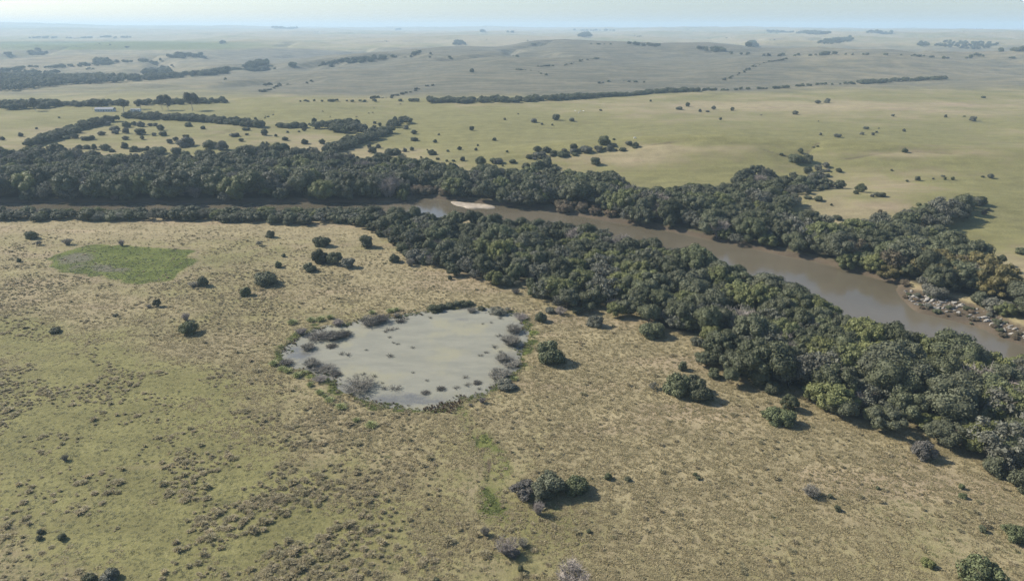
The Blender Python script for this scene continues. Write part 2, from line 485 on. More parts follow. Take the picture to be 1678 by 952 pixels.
# ground: masks say what grows where; noise gives grain and relief
def ground_material():
    m, n, l, b = new_mat('pasture_ground')
    g = n.new('ShaderNodeNewGeometry'); P = g.outputs['Position']
    a = n.new('ShaderNodeAttribute'); a.attribute_name = 'cover'
    s = n.new('ShaderNodeSeparateColor'); l.new(a.outputs['Color'], s.inputs[0])
    a2 = n.new('ShaderNodeAttribute'); a2.attribute_name = 'soil'
    s2 = n.new('ShaderNodeSeparateColor'); l.new(a2.outputs['Color'], s2.inputs[0])
    big = noise(n, l, P, 0.012, 5, 0.6)
    mid = noise(n, l, P, 0.09, 5, 0.62)
    fine = noise(n, l, P, 0.9, 5, 0.7)
    grain = noise(n, l, P, 4.0, 3, 0.7)
    streak_map = n.new('ShaderNodeMapping'); streak_map.inputs['Scale'].default_value = (0.25, 1.0, 1.0)
    streak_map.inputs['Rotation'].default_value = (0, 0, 0.25)
    l.new(P, streak_map.inputs[0])
    streak = noise(n, l, streak_map.outputs[0], 0.05, 5, 0.6)
    tan_c = mixc(n, l, ramp(n, l, fine, 0.3, 0.7), (0.258, 0.215, 0.122), (0.328, 0.275, 0.160))
    tan_c = mixc(n, l, ramp(n, l, streak, 0.48, 0.66), tan_c, (0.308, 0.245, 0.155))
    grn_c = mixc(n, l, ramp(n, l, fine, 0.3, 0.7), (0.160, 0.152, 0.060), (0.228, 0.208, 0.092))
    # greenness: mask moved about by noise at several scales
    gsum = mth(n, l, 'ADD', s.outputs[0], mth(n, l, 'MULTIPLY', mth(n, l, 'SUBTRACT', big, 0.5), 1.4))
    gsum = mth(n, l, 'ADD', gsum, mth(n, l, 'MULTIPLY', mth(n, l, 'SUBTRACT', mid, 0.5), 0.9))
    gsum = mth(n, l, 'ADD', gsum, mth(n, l, 'MULTIPLY', mth(n, l, 'SUBTRACT', fine, 0.5), 0.55))
    c = mixc(n, l, ramp(n, l, gsum, 0.2, 0.8), tan_c, grn_c)
    lsum = mth(n, l, 'ADD', s.outputs[1], mth(n, l, 'MULTIPLY', mth(n, l, 'SUBTRACT', fine, 0.5), 0.5))
    lush_c = mixc(n, l, ramp(n, l, mid, 0.35, 0.65), (0.092, 0.114, 0.026), (0.124, 0.140, 0.038))
    c = mixc(n, l, ramp(n, l, mth(n, l, 'ADD', a.outputs['Alpha'], mth(n, l, 'MULTIPLY', mth(n, l, 'SUBTRACT', big, 0.5), 1.3)), 0.0, 0.9), c, mixc(n, l, ramp(n, l, streak, 0.4, 0.62), (0.112, 0.108, 0.076), (0.175, 0.158, 0.108)))
    c = mixc(n, l, ramp(n, l, lsum, 0.25, 0.75), c, lush_c)
    dsum = mth(n, l, 'ADD', s.outputs[2], mth(n, l, 'MULTIPLY', mth(n, l, 'SUBTRACT', fine, 0.5), 0.6))
    c = mixc(n, l, ramp(n, l, dsum, 0.35, 0.75), c, (0.112, 0.088, 0.060))
    msum = mth(n, l, 'ADD', s2.outputs[0], mth(n, l, 'MULTIPLY', mth(n, l, 'SUBTRACT', mid, 0.5), 0.9))
    c = mixc(n, l, ramp(n, l, msum, 0.3, 0.7), c, (0.125, 0.118, 0.080))
    c = mixc(n, l, ramp(n, l, s2.outputs[1], 0.1, 0.9), c, (0.205, 0.158, 0.108))
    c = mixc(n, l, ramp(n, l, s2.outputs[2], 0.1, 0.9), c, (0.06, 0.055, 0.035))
    hs = n.new('ShaderNodeHueSaturation'); l.new(c, hs.inputs['Color'])
    vv = mth(n, l, 'MULTIPLY', ramp(n, l, grain, 0.25, 0.75, 0.70, 1.08), ramp(n, l, mid, 0.3, 0.7, 0.88, 1.10))
    vv = mth(n, l, 'MULTIPLY', vv, ramp(n, l, noise(n, l, streak_map.outputs[0], 0.14, 4, 0.65), 0.3, 0.7, 0.88, 1.10))
    l.new(vv, hs.inputs['Value'])
    l.new(hs.outputs[0], b.inputs['Base Color'])
    b.inputs['Roughness'].default_value = 0.95
    b.inputs['Specular IOR Level'].default_value = 0.1
    hgt = mth(n, l, 'ADD', mth(n, l, 'MULTIPLY', fine, 0.8), mth(n, l, 'MULTIPLY', grain, 0.25))
    bp = n.new('ShaderNodeBump'); bp.inputs['Strength'].default_value = 0.8; bp.inputs['Distance'].default_value = 0.3
    l.new(hgt, bp.inputs['Height']); l.new(bp.outputs[0], b.inputs['Normal'])
    return m
M['ground'] = ground_material()

# ------------------------------------------------------------------ the land
GREEN = [(200, 760, 330, 160, .5), (520, 840, 260, 110, .18), (150, 610, 190, 60, .3), (20, 540, 70, 24, .7), (300, 900, 260, 80, .35), (60, 680, 130, 60, .3),
         (350, 575, 130, 34, -.5), (560, 690, 150, 70, -.25), (1150, 720, 340, 150, -.35), (960, 560, 200, 50, -.4), (700, 455, 200, 42, -.4),
         (350, 376, 350, 13, -.35), (1450, 880, 220, 70, .15), (880, 860, 90, 60, .3), (200, 500, 180, 40, -.15),
         (800, 215, 190, 32, .55), (1600, 350, 130, 60, .5), (1560, 410, 90, 20, .3), (1150, 290, 110, 22, .5), (1330, 225, 230, 18, .4), (300, 190, 260, 16, .4),
         (1020, 260, 95, 11, -.4), (1150, 243, 130, 7, -.45), (1480, 254, 120, 6, -.4), (1300, 172, 330, 7, -.3), (1200, 110, 200, 12, .25), (1500, 118, 150, 10, -.4), (850, 130, 220, 16, .15), (600, 140, 200, 12, .2), (200, 145, 200, 10, .25), (1430, 345, 110, 18, -.35), (1650, 455, 60, 25, -.5), (1600, 262, 160, 14, .2), (1300, 180, 400, 12, -.2), (540, 240, 80, 12, -.4),
         (300, 235, 160, 20, -.05), (700, 255, 60, 10, -.3)]
def masks(x, y, z):
    px, py, d = proj(x, y, z)
    g = 0.43 + 0.20 * smooth(420, 560, y) * (1 - smooth(1100, 1500, y))
    ok = y > 60
    for (a, b, rx, ry, amp) in GREEN:
        g = g + np.where(ok, amp * np.exp(-((px - a) / rx) ** 2 - ((py - b) / ry) ** 2), 0)
    lush = np.zeros(len(x)); dirt = np.zeros(len(x)); mud = np.zeros(len(x)); sand = np.zeros(len(x)); floor = np.zeros(len(x))
    m = (y > 95) & (y < 700)
    xs, ys = x[m], y[m]
    dp = sdist(POND, xs, ys)
    wob = fbm(xs, ys, 9, 31, 2)
    ring = (1 - smooth(2.0, 6.5, dp + 4 * (wob - 0.5))) * (dp > -2)
    ppx, ppy = px[m], py[m]
    ring = ring * np.where((ppx < 520) | (ppy > 560) | (ppx > 840), 1.0, 0.35)
    dm = sdist(MARSH, xs, ys)
    dk = sdist(MARSH_DARK, xs, ys)
    mar = 1 - smooth(-2.0, 3.0, dm + 10 * (wob - 0.5) + 4 * (fbm(xs, ys, 2.5, 36, 2) - .5))
    dr = 1 - smooth(1.5, 6, dist_line(DRAIN, xs, ys) + 4 * (wob - 0.5))
    lush[m] = np.maximum.reduce([ring * (0.5 + 0.5 * smooth(.4, .6, fbm(xs, ys, 4, 33, 2))) * 0.8, mar, dr * (0.46 + 0.18 * smooth(.35, .6, fbm(xs, ys, 5, 34, 2)))])
    mud[m] = (1 - smooth(-14, 6, dk + 18 * (wob - 0.5))) * 0.85
    sand[m] = np.maximum(0.5 * np.exp(-((dm - 2.5 + 6 * (wob - .5)) / 1.6) ** 2), 0.4 * np.exp(-(dist_line(TRACK, xs, ys) / 2.2) ** 2) * smooth(.4, .6, fbm(xs, ys, 12, 44, 3)))
    dirt[m] = np.maximum(0.9 * np.exp(-(dist_line(RUNNEL, xs, ys) / 0.55) ** 2), 0)
    dri = sdist(RIVER, xs, ys)
    dirt[m] = np.maximum(dirt[m], 1 - smooth(1, 5, dri))
    db = sdist(ROCKBAR, xs, ys)
    sand[m] = np.maximum(sand[m], (1 - smooth(0, 3, db)) * 0.25 * (fbm(xs, ys, 8, 51, 3) > 0.45))
    dirt[m] = np.maximum(dirt[m], (1 - smooth(0, 5, db)) * .75)
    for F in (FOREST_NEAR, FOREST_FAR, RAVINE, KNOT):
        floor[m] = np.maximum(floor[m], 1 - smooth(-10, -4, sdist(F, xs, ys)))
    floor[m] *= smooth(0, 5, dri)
    m2 = (y > 480) & (y < 1000)
    for gl in GULLIES:
        dirt[m2] = np.maximum(dirt[m2], 0.6 * np.exp(-((dist_line(gl, x[m2], y[m2]) + 4 * (fbm(x[m2], y[m2], 14, 46, 2) - .5)) / 2.6) ** 2))
    for t in TRAILS:
        dirt[m2] = np.maximum(dirt[m2], 0.35 * np.exp(-(dist_line(t, x[m2], y[m2]) / 7.0) ** 2))
    m3 = (y > 850) & (y < 3500)
    for gl in FARLINES:
        wv = 3.0 * (fbm(x[m3], y[m3], 25, 47, 2) - .5)
        dirt[m3] = np.maximum(dirt[m3], 0.5 * np.exp(-((dist_line(gl, x[m3], y[m3]) + wv) / (2.0 + y[m3] / 320)) ** 2))
    # far fields
    fgreen = np.exp(-((px - 150) / 330) ** 4 - ((py - 75) / 9) ** 4) * (y > 2500)
    lush = np.maximum(lush, fgreen * 0.75)
    brown = (smooth(0.45, 0.6, fbm(x, y, 420, 61, 3)) * smooth(1300, 2500, y) * (1 - .7 * smooth(3200, 4200, y)))
    dirt = np.maximum(dirt, brown * 0.45)
    dr_ = drainage(x, y)
    mud = np.maximum(mud, dr_ ** 2 * 0.55)
    g = g + smooth(1100, 2500, y) * (fbm(x, y, 700, 71, 3) - 0.55) * 1.2
    hill = 1.4 * smooth(1080, 1350, y) * (1 - smooth(2900, 3600, y)) * (0.35 + 0.65 * smooth(250, 620, px)) * (1 - 0.55 * smooth(1150, 1350, px))
    masks.hill = hill
    return g, lush, dirt, mud, sand, floor

def build_ground():
    rows = np.concatenate([np.linspace(-400, 70, 20)[:-1], np.geomspace(70, 700, 420)[:-1], np.geomspace(700, 15000, 330)])
    us = np.linspace(-1, 1, 440)
    us = us * (0.72 + 0.28 * us * us)
    half = np.maximum(rows, 0) * 1.15 + 330
    Xg = us[None, :] * half[:, None]
    Yg = np.repeat(rows[:, None], len(us), 1)
    x, y = Xg.ravel(), Yg.ravel()
    z = height(x, y)
    nr, nc = len(rows), len(us)
    i = np.arange(nr * nc).reshape(nr, nc)
    F = np.stack([i[:-1, :-1], i[:-1, 1:], i[1:, 1:], i[1:, :-1]], -1).reshape(-1, 4)
    me = mesh_np('ground', np.stack([x, y, z], 1), F, [M['ground']], smooth_sh=True)
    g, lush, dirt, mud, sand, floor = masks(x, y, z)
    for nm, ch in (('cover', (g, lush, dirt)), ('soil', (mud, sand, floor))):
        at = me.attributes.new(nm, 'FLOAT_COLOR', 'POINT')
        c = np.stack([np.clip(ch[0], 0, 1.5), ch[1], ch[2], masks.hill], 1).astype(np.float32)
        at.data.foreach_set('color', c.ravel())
    o = obj('ground', me)
    tag(o, 'rolling dry pasture land reaching to the hazy horizon', 'ground', kind='structure')
    return float(z.min()), float(z.max())
GROUND_MIN, GROUND_MAX = build_ground()


# ------------------------------------------------------------------ water
def sheet(name, poly, z, mat, grow=0.0):
    """A level sheet filling an outline."""
    import bmesh
    bm = bmesh.new()
    c = poly.mean(0)
    vs = [bm.verts.new((p[0], p[1], z)) for p in poly]
    f = bm.faces.new(vs)
    if f.normal.z < 0: f.normal_flip()
    bm.normal_update()
    if bm.faces[:][0].normal.z < 0: bm.faces[:][0].normal_flip()
    bmesh.ops.triangulate(bm, faces=bm.faces[:])
    me = bpy.data.meshes.new(name); bm.to_mesh(me); bm.free()
    me.materials.append(mat)
    return obj(name, me)

def river_material():
    m, n, l, b = new_mat('river_water')
    g = n.new('ShaderNodeNewGeometry'); P = g.outputs['Position']
    f = noise(n, l, P, 0.02, 4, 0.6)
    c = mixc(n, l, ramp(n, l, f, 0.3, 0.7), (0.098, 0.084, 0.056), (0.126, 0.108, 0.076))
    l.new(c, b.inputs['Base Color'])
    b.inputs['Roughness'].default_value = 0.12
    b.inputs['IOR'].default_value = 1.33
    w = noise(n, l, P, 0.9, 3, 0.6)
    bp = n.new('ShaderNodeBump'); bp.inputs['Strength'].default_value = 0.12; bp.inputs['Distance'].default_value = 0.12
    l.new(w, bp.inputs['Height']); l.new(bp.outputs[0], b.inputs['Normal'])
    return m

def pond_material():
    m, n, l, b = new_mat('pond_scum')
    g = n.new('ShaderNodeNewGeometry'); P = g.outputs['Position']
    a = n.new('ShaderNodeAttribute'); a.attribute_name = 'open_water'
    mp = n.new('ShaderNodeMapping'); mp.inputs['Rotation'].default_value = (0, 0, 0.7); mp.inputs['Scale'].default_value = (0.35, 1.0, 1.0)
    l.new(P, mp.inputs[0])
    st = noise(n, l, mp.outputs[0], 0.25, 5, 0.65)
    bl = noise(n, l, P, 0.06, 4, 0.6)
    fi = noise(n, l, P, 1.6, 4, 0.7)
    scum = mixc(n, l, ramp(n, l, st, 0.35, 0.65), (0.200, 0.198, 0.162), (0.238, 0.232, 0.186))
    scum = mixc(n, l, ramp(n, l, bl, 0.5, 0.68), scum, (0.252, 0.240, 0.172))
    scum = mixc(n, l, ramp(n, l, fi, 0.55, 0.8), scum, (0.18, 0.19, 0.145))
    o = mth(n, l, 'ADD', a.outputs['Fac'], mth(n, l, 'MULTIPLY', mth(n, l, 'SUBTRACT', st, 0.5), 1.1))
    o = mth(n, l, 'ADD', o, mth(n, l, 'MULTIPLY', mth(n, l, 'SUBTRACT', fi, 0.5), 0.6))
    ow = ramp(n, l, o, 0.35, 0.85)
    c = mixc(n, l, ow, scum, (0.125, 0.122, 0.108))
    l.new(c, b.inputs['Base Color'])
    l.new(ramp(n, l, ow, 0, 1, 0.85, 0.30), b.inputs['Roughness'])
    l.new(ramp(n, l, ow, 0, 1, 0.12, 0.4), b.inputs['Specular IOR Level'])
    return m

rv = sheet('river', RIVER, WATER_Z, river_material())
tag(rv, 'muddy brown river winding between two belts of forest', 'river', kind='structure')

def build_pond():
    big = POND
    c = big.mean(0)
    V = [np.array([c[0], c[1]])]
    rings = [0.25, 0.45, 0.6, 0.72, 0.82, 0.9, 0.96, 1.0, 1.035]
    n = len(big)
    for r in rings: V += list(c + (big - c) * r)
    V = np.array(V)
    tris = [(0, 1 + i, 1 + (i + 1) % n) for i in range(n)]
    quads = []
    for k in range(len(rings) - 1):
        a, b = 1 + k * n, 1 + (k + 1) * n
        quads += [(a + i, b + i, b + (i + 1) % n, a + (i + 1) % n) for i in range(n)]
    V3 = np.concatenate([V, np.full((len(V), 1), -0.28)], 1)
    me = mesh_np('pond', V3, [np.array(tris), np.array(quads)], [pond_material()])
    px, py, _ = proj(V3[:, 0], V3[:, 1], V3[:, 2])
    d = -sdist(POND, V3[:, 0], V3[:, 1])
    ow = 0.55 * (1 - smooth(0, 4, d))
    for (a, b, rx, ry, s) in ((490, 578, 40, 26, .8), (520, 605, 50, 18, .8), (660, 655, 140, 14, .8), (835, 590, 30, 24, .7), (838, 545, 26, 16, .6),
                              (575, 630, 40, 18, .6), (545, 550, 40, 10, .5), (780, 640, 40, 14, .5), (760, 522, 26, 4, .7)):
        ow = np.maximum(ow, s * np.exp(-((px - a) / rx) ** 2 - ((py - b) / ry) ** 2))
    at = me.attributes.new('open_water', 'FLOAT', 'POINT')
    at.data.foreach_set('value', ow.astype(np.float32))
    flip = [p for p in me.polygons if p.normal.z < 0]
    if len(flip) > len(me.polygons) / 2: me.flip_normals()
    tag(obj('pond', me), 'shallow round pond covered in pale grey-green scum', 'pond', kind='structure')
build_pond()

# ------------------------------------------------------------------ plant meshes
def rand_dirs(n, up=0.0):
    v = rng.normal(size=(n, 3))
    v[:, 2] += up
    return v / np.linalg.norm(v, axis=1)[:, None]

def leaf_quads(P, N, size, elong=1.5, jitter=0.55):
    """One diamond leaf clump per point, lying across the direction N."""
    n = len(P)
    N = N + rng.normal(size=(n, 3)) * jitter
    N /= np.linalg.norm(N, axis=1)[:, None]
    t = np.cross(N, rand_dirs(n)); t /= np.linalg.norm(t, axis=1)[:, None] + 1e-9
    b = np.cross(N, t)
    s = size * rng.uniform(0.6, 1.35, (n, 1))
    t = t * s * elong * 0.5; b = b * s * 0.5
    V = np.stack([P - t, P + b * 0.9 + N * s * 0.12, P + t, P - b * 0.9 + N * s * 0.12], 1).reshape(-1, 3)
    F = np.arange(4 * n).reshape(n, 4)
    return V, F

_ICO = None
def ico():
    global _ICO
    if _ICO is None:
        import bmesh
        bm = bmesh.new(); bmesh.ops.create_icosphere(bm, subdivisions=2, radius=1.0)
        bm.verts.ensure_lookup_table()
        _ICO = (np.array([v.co[:] for v in bm.verts]), np.array([[v.index for v in f.verts] for f in bm.faces]))
        bm.free()
    return _ICO

def crown_arrays(seed, nl, rx, rz, zc, lobe=(0.14, 0.24), leaf=0.045, per=200, floor=0.02, core=0.84, up=0.35, shellfac=0.8):
    """A crown of many overlapping leafy lobes round a height-1 tree: leaf faces on the lobes over dim cores."""
    global rng
    rng = np.random.default_rng(seed)
    cen, rad = [], []
    for k in range(nl):
        d = rand_dirs(1, up)[0]
        r = rng.uniform(0.45, 1.0) ** 0.5 * shellfac
        p = np.array([d[0] * rx * r, d[1] * rx * r, zc + d[2] * rz * r])
        R_ = rng.uniform(*lobe)
        p[2] = max(p[2], floor + R_ * 0.55)
        cen.append(p); rad.append(R_)
    cen.append(np.array([0, 0, zc])); rad.append(min(rx, rz) * 0.62)
    cen = np.array(cen); rad = np.array(rad)
    Vs, Fs, tone, off = [], [], [], 0
    for k in range(len(cen)):
        n = int(per * (rad[k] / 0.19) ** 2)
        D = rand_dirs(n, 0.25)
        bump_ = 1 + 0.16 * np.sin(D[:, 0] * 5 + k) * np.sin(D[:, 1] * 5 + 2 * k) + rng.uniform(-0.14, 0.10, n)
        P = cen[k] + D * (rad[k] * bump_)[:, None]
        dd = np.linalg.norm(P[:, None, :] - cen[None], axis=2) / rad[None]
        dd[:, k] = 9
        keep = (dd.min(1) > 0.86) & (P[:, 2] > floor * 0.5)
        P, D = P[keep], D[keep]
        if not len(P): continue
        v, f = leaf_quads(P, D, leaf)
        Vs.append(v); Fs.append(f + off); off += len(v)
        base = rng.uniform(-0.18, 0.18)
        tone.append(np.clip(0.5 + base + rng.normal(0, 0.2, len(P)), 0, 1))
    nleaf = sum(len(f) for f in Fs)
    iv, ifc = ico()
    cV, cF = [], []
    for k in range(len(cen)):
        w = 1 + 0.12 * rng.normal(size=(len(iv), 1))
        v = cen[k] + iv * rad[k] * core * w
        v[:, 2] = np.maximum(v[:, 2], floor * 0.3)
        cV.append(v); cF.append(ifc + off); off += len(v)
    V = np.concatenate(Vs + cV); Fq = np.concatenate(Fs); Ft = np.concatenate(cF)
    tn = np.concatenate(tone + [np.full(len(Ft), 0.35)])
    return V, [Fq, Ft], tn

def tube(p, q, r0, r1, sides=5):
    p, q = np.array(p, float), np.array(q, float)
    d = q - p; d /= np.linalg.norm(d) + 1e-9
    a = np.cross(d, [0.3, 0.9, 0.1]); a /= np.linalg.norm(a) + 1e-9
    b = np.cross(d, a)
    an = np.arange(sides) * 2 * math.pi / sides
    ring = np.cos(an)[:, None] * a + np.sin(an)[:, None] * b
    V = np.concatenate([p + ring * r0, q + ring * r1])
    i = np.arange(sides); j = (i + 1) % sides
    return V, np.stack([i, j, j + sides, i + sides], 1)

def join(parts):
    Vs, Fs, off = [], [], 0
    for v, f in parts:
        Vs.append(v); Fs.append(f + off); off += len(v)
    return np.concatenate(Vs), np.concatenate(Fs)

def trunk_arrays(seed, top=0.62, r=0.035, limbs=5, spread=0.3, bend=0.03):
    rr = random.Random(seed)
    parts = []
    p = np.zeros(3); n = 4
    pts = [p]
    for k in range(n):
        p = p + np.array([rr.uniform(-bend, bend), rr.uniform(-bend, bend), top / n])
        pts.append(p)
    for k in range(n):
        parts.append(tube(pts[k], pts[k + 1], r * (1 - k / n * 0.65), r * (1 - (k + 1) / n * 0.65), 6))
    for k in range(limbs):
        i = rr.randint(1, n)
        a = rr.uniform(0, 6.28)
        s = pts[i]; e = s + np.array([math.cos(a) * spread * rr.uniform(.6, 1), math.sin(a) * spread * rr.uniform(.6, 1), rr.uniform(0.12, 0.3)])
        mid = (s + e) / 2 + np.array([0, 0, 0.03])
        parts.append(tube(s, mid, r * 0.5, r * 0.33, 5)); parts.append(tube(mid, e, r * 0.33, r * 0.12, 5))
    return join(parts)

def twig_arrays(seed, stems=26, sub=9, rad=0.5, thick=0.010, arch=0.5, low=0.15):
    """A leafless shrub of unit height: stems fanning from the base, each with side twigs."""
    rr = random.Random(seed)
    parts = []
    for k in range(stems):
        a = rr.uniform(0, 6.28); w = rad * math.sqrt(rr.random()); h = rr.uniform(0.55, 1.0) * (1 - low * w / rad)
        b = np.array([math.cos(a) * w * 0.25, math.sin(a) * w * 0.25, 0])
        e = np.array([math.cos(a) * w, math.sin(a) * w, h])
        m_ = b * (1 - arch) + e * arch + np.array([rr.uniform(-.04, .04), rr.uniform(-.04, .04), 0.08])
        parts.append(tube(b, m_, thick, thick * 0.7, 3)); parts.append(tube(m_, e, thick * 0.7, thick * 0.3, 3))
        for j in range(sub):
            t = rr.uniform(0.25, 1.0)
            s = m_ * (1 - t) + e * t if rr.random() < 0.7 else b * (1 - t) + m_ * t
            L = rr.uniform(0.10, 0.26)
            d = np.array([rr.uniform(-1, 1), rr.uniform(-1, 1), rr.uniform(-0.1, 1.0)]); d = d / np.linalg.norm(d) * L
            parts.append(tube(s, s + d, thick * 0.6, thick * 0.28, 3))
    return join(parts)

def blade_arrays(seed, n=90, rad=0.5, h=0.6, w=0.06, lean=0.7, dome=True):
    """A clump of arching grass blades; two-part bent strips."""
    g = np.random.default_rng(seed)
    a = g.uniform(0, 6.28, n); q = np.sqrt(g.uniform(0, 1, n))
    bx, by = np.cos(a) * q * rad * 0.55, np.sin(a) * q * rad * 0.55
    hh = h * g.uniform(0.6, 1.1, n) * (1 - 0.45 * q ** 2 if dome else 1)
    a2 = a + g.normal(0, 0.5, n); out = rad * lean * (0.25 + q) * g.uniform(0.5, 1.1, n)
    B = np.stack([bx, by, np.zeros(n)], 1)
    Mi = B + np.stack([np.cos(a2) * out * 0.35, np.sin(a2) * out * 0.35, hh * 0.75], 1)
    T = B + np.stack([np.cos(a2) * out, np.sin(a2) * out, hh * g.uniform(0.75, 1.05, n)], 1)
    s = np.stack([-np.sin(a2), np.cos(a2), np.zeros(n)], 1) * (w * g.uniform(0.6, 1.2, (n, 1)))
    V = np.stack([B - s, B + s, Mi + s * 0.9, Mi - s * 0.9, T], 1).reshape(-1, 3)
    i = np.arange(n) * 5
    Fq = np.stack([i, i + 1, i + 2, i + 3], 1)
    Ft = np.stack([i + 3, i + 2, i + 4], 1)
    t = np.clip(g.normal(0.5, 0.25, n), 0, 1)
    return V, [Fq, Ft], np.concatenate([t, t])

def leafy_mesh(name, mat, *a, **k):
    V, F, t = crown_arrays(*a, **k)
    return mesh_np(name, V, F, [mat], leaf=t)

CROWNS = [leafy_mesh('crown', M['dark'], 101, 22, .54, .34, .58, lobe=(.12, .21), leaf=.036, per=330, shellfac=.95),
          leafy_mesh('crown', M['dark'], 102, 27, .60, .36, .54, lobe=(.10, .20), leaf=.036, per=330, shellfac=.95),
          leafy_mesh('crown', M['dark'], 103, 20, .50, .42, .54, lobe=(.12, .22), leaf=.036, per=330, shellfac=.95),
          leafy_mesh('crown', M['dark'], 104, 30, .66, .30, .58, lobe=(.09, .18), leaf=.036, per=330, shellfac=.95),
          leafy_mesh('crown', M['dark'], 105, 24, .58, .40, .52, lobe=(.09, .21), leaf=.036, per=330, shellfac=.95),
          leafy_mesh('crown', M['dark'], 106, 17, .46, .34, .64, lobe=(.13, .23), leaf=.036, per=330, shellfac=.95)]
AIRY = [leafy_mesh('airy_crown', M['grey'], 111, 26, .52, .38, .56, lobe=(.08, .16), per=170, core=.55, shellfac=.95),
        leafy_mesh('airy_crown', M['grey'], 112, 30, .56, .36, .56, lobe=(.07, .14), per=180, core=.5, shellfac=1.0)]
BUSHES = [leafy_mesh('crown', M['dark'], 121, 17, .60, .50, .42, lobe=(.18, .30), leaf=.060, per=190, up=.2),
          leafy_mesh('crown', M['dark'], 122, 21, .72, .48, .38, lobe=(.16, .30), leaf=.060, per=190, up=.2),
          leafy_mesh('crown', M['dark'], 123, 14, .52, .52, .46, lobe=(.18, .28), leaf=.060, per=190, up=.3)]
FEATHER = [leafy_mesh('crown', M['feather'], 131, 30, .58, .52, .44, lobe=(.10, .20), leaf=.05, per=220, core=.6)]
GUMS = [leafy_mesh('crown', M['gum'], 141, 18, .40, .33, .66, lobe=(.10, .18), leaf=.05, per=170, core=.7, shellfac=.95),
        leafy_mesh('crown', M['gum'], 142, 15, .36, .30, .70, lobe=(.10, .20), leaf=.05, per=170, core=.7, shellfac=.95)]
TRUNKS = []
for s in range(3):
    V, F = trunk_arrays(200 + s)
    TRUNKS.append(mesh_np('trunk', V, F, [M['bark']], smooth_sh=True))
GUMTRUNKS = []
for s in range(2):
    V, F = trunk_arrays(210 + s, .72, .028, 7, .26)
    GUMTRUNKS.append(mesh_np('trunk', V, F, [M['bark_pale']], smooth_sh=True))
STEMS = []
for s in range(2):
    V, F = twig_arrays(220 + s, 9, 2, .4, .022)
    STEMS.append(mesh_np('stems', V, F, [M['bark']]))
def twig_mesh(seed, **k):
    V, F = twig_arrays(seed, **k)
    g = np.random.default_rng(seed)
    return mesh_np('twigs', V, F, [M['twig']], leaf=g.uniform(0, 1, len(F)))
TWIGS = [twig_mesh(231, stems=90, sub=14, rad=.6, thick=.013), twig_mesh(232, stems=110, sub=14, rad=.8, thick=.012), twig_mesh(233, stems=80, sub=14, rad=.5, thick=.014)]
TWIG_LOW = [twig_mesh(241, stems=30, sub=7, rad=1.3, thick=.03, low=.5), twig_mesh(242, stems=22, sub=6, rad=1.1, thick=.035, low=.4)]
BARE_TREE = twig_mesh(251, stems=60, sub=22, rad=.55, thick=.010, low=.3)
def clump(seed, mat, heart=None, **k):
    V, F, t = blade_arrays(seed, **k)
    if heart:
        iv, jf = ico()
        w = iv * np.array([heart, heart, heart * .8]) * (1 + .12 * np.random.default_rng(seed).normal(size=(len(iv), 1)))
        F = [F[0], np.concatenate([F[1], jf + len(V)])]
        V = np.concatenate([V, w + np.array([0, 0, .05])]); t = np.concatenate([t, np.full(len(jf), .4)])
    return mesh_np('blades', V, F, [mat], leaf=t)
SEDGE = [clump(261, M['sedge'], n=130, rad=.6, h=.8, w=.035, lean=.8), clump(262, M['sedge'], n=150, rad=.8, h=.7, w=.035, lean=.8)]
TUSSOCK = [clump(271, M['tussock'], heart=.38, n=110, rad=.75, h=.85, w=.055, lean=.75), clump(272, M['tussock'], heart=.38, n=120, rad=.85, h=.7, w=.06, lean=.8),
           clump(273, M['tussock'], heart=.38, n=90, rad=.6, h=.95, w=.05, lean=.7)]
TUFT_STRAW = [clump(281, M['straw'], n=26, rad=.55, h=.55, w=.06, lean=.9, dome=False), clump(282, M['straw'], n=22, rad=.6, h=.42, w=.06, lean=1.0, dome=False)]
TUFT_GREEN = [clump(283, M['green_grass'], n=26, rad=.55, h=.42, w=.06, lean=.9, dome=False), clump(284, M['green_grass'], n=22, rad=.6, h=.35, w=.06, lean=1.0, dome=False)]
TUFT_LUSH = [clump(285, M['lush'], n=30, rad=.6, h=.45, w=.06, lean=.9, dome=False)]
TUFT_GREY = [clump(286, M['twig'], n=22, rad=.5, h=.5, w=.035, lean=.7, dome=False)]
TUFT_BROWN = [clump(287, M['reed_brown'], n=30, rad=.5, h=.8, w=.04, lean=.6, dome=False)]

# ------------------------------------------------------------------ scatter: one object of many uncounted plants
def proto_set(name, items):
    """Plant kinds for a scatter: list of (mesh, material)."""
    c = bpy.data.collections.new(name)
    for k, (me, mat) in enumerate(items):
        o = bpy.data.objects.new('%s_kind_%02d' % (name, k), me)
        c.objects.link(o)
        if mat is not None:
            o.material_slots[0].link = 'OBJECT'; o.material_slots[0].material = mat
    return c

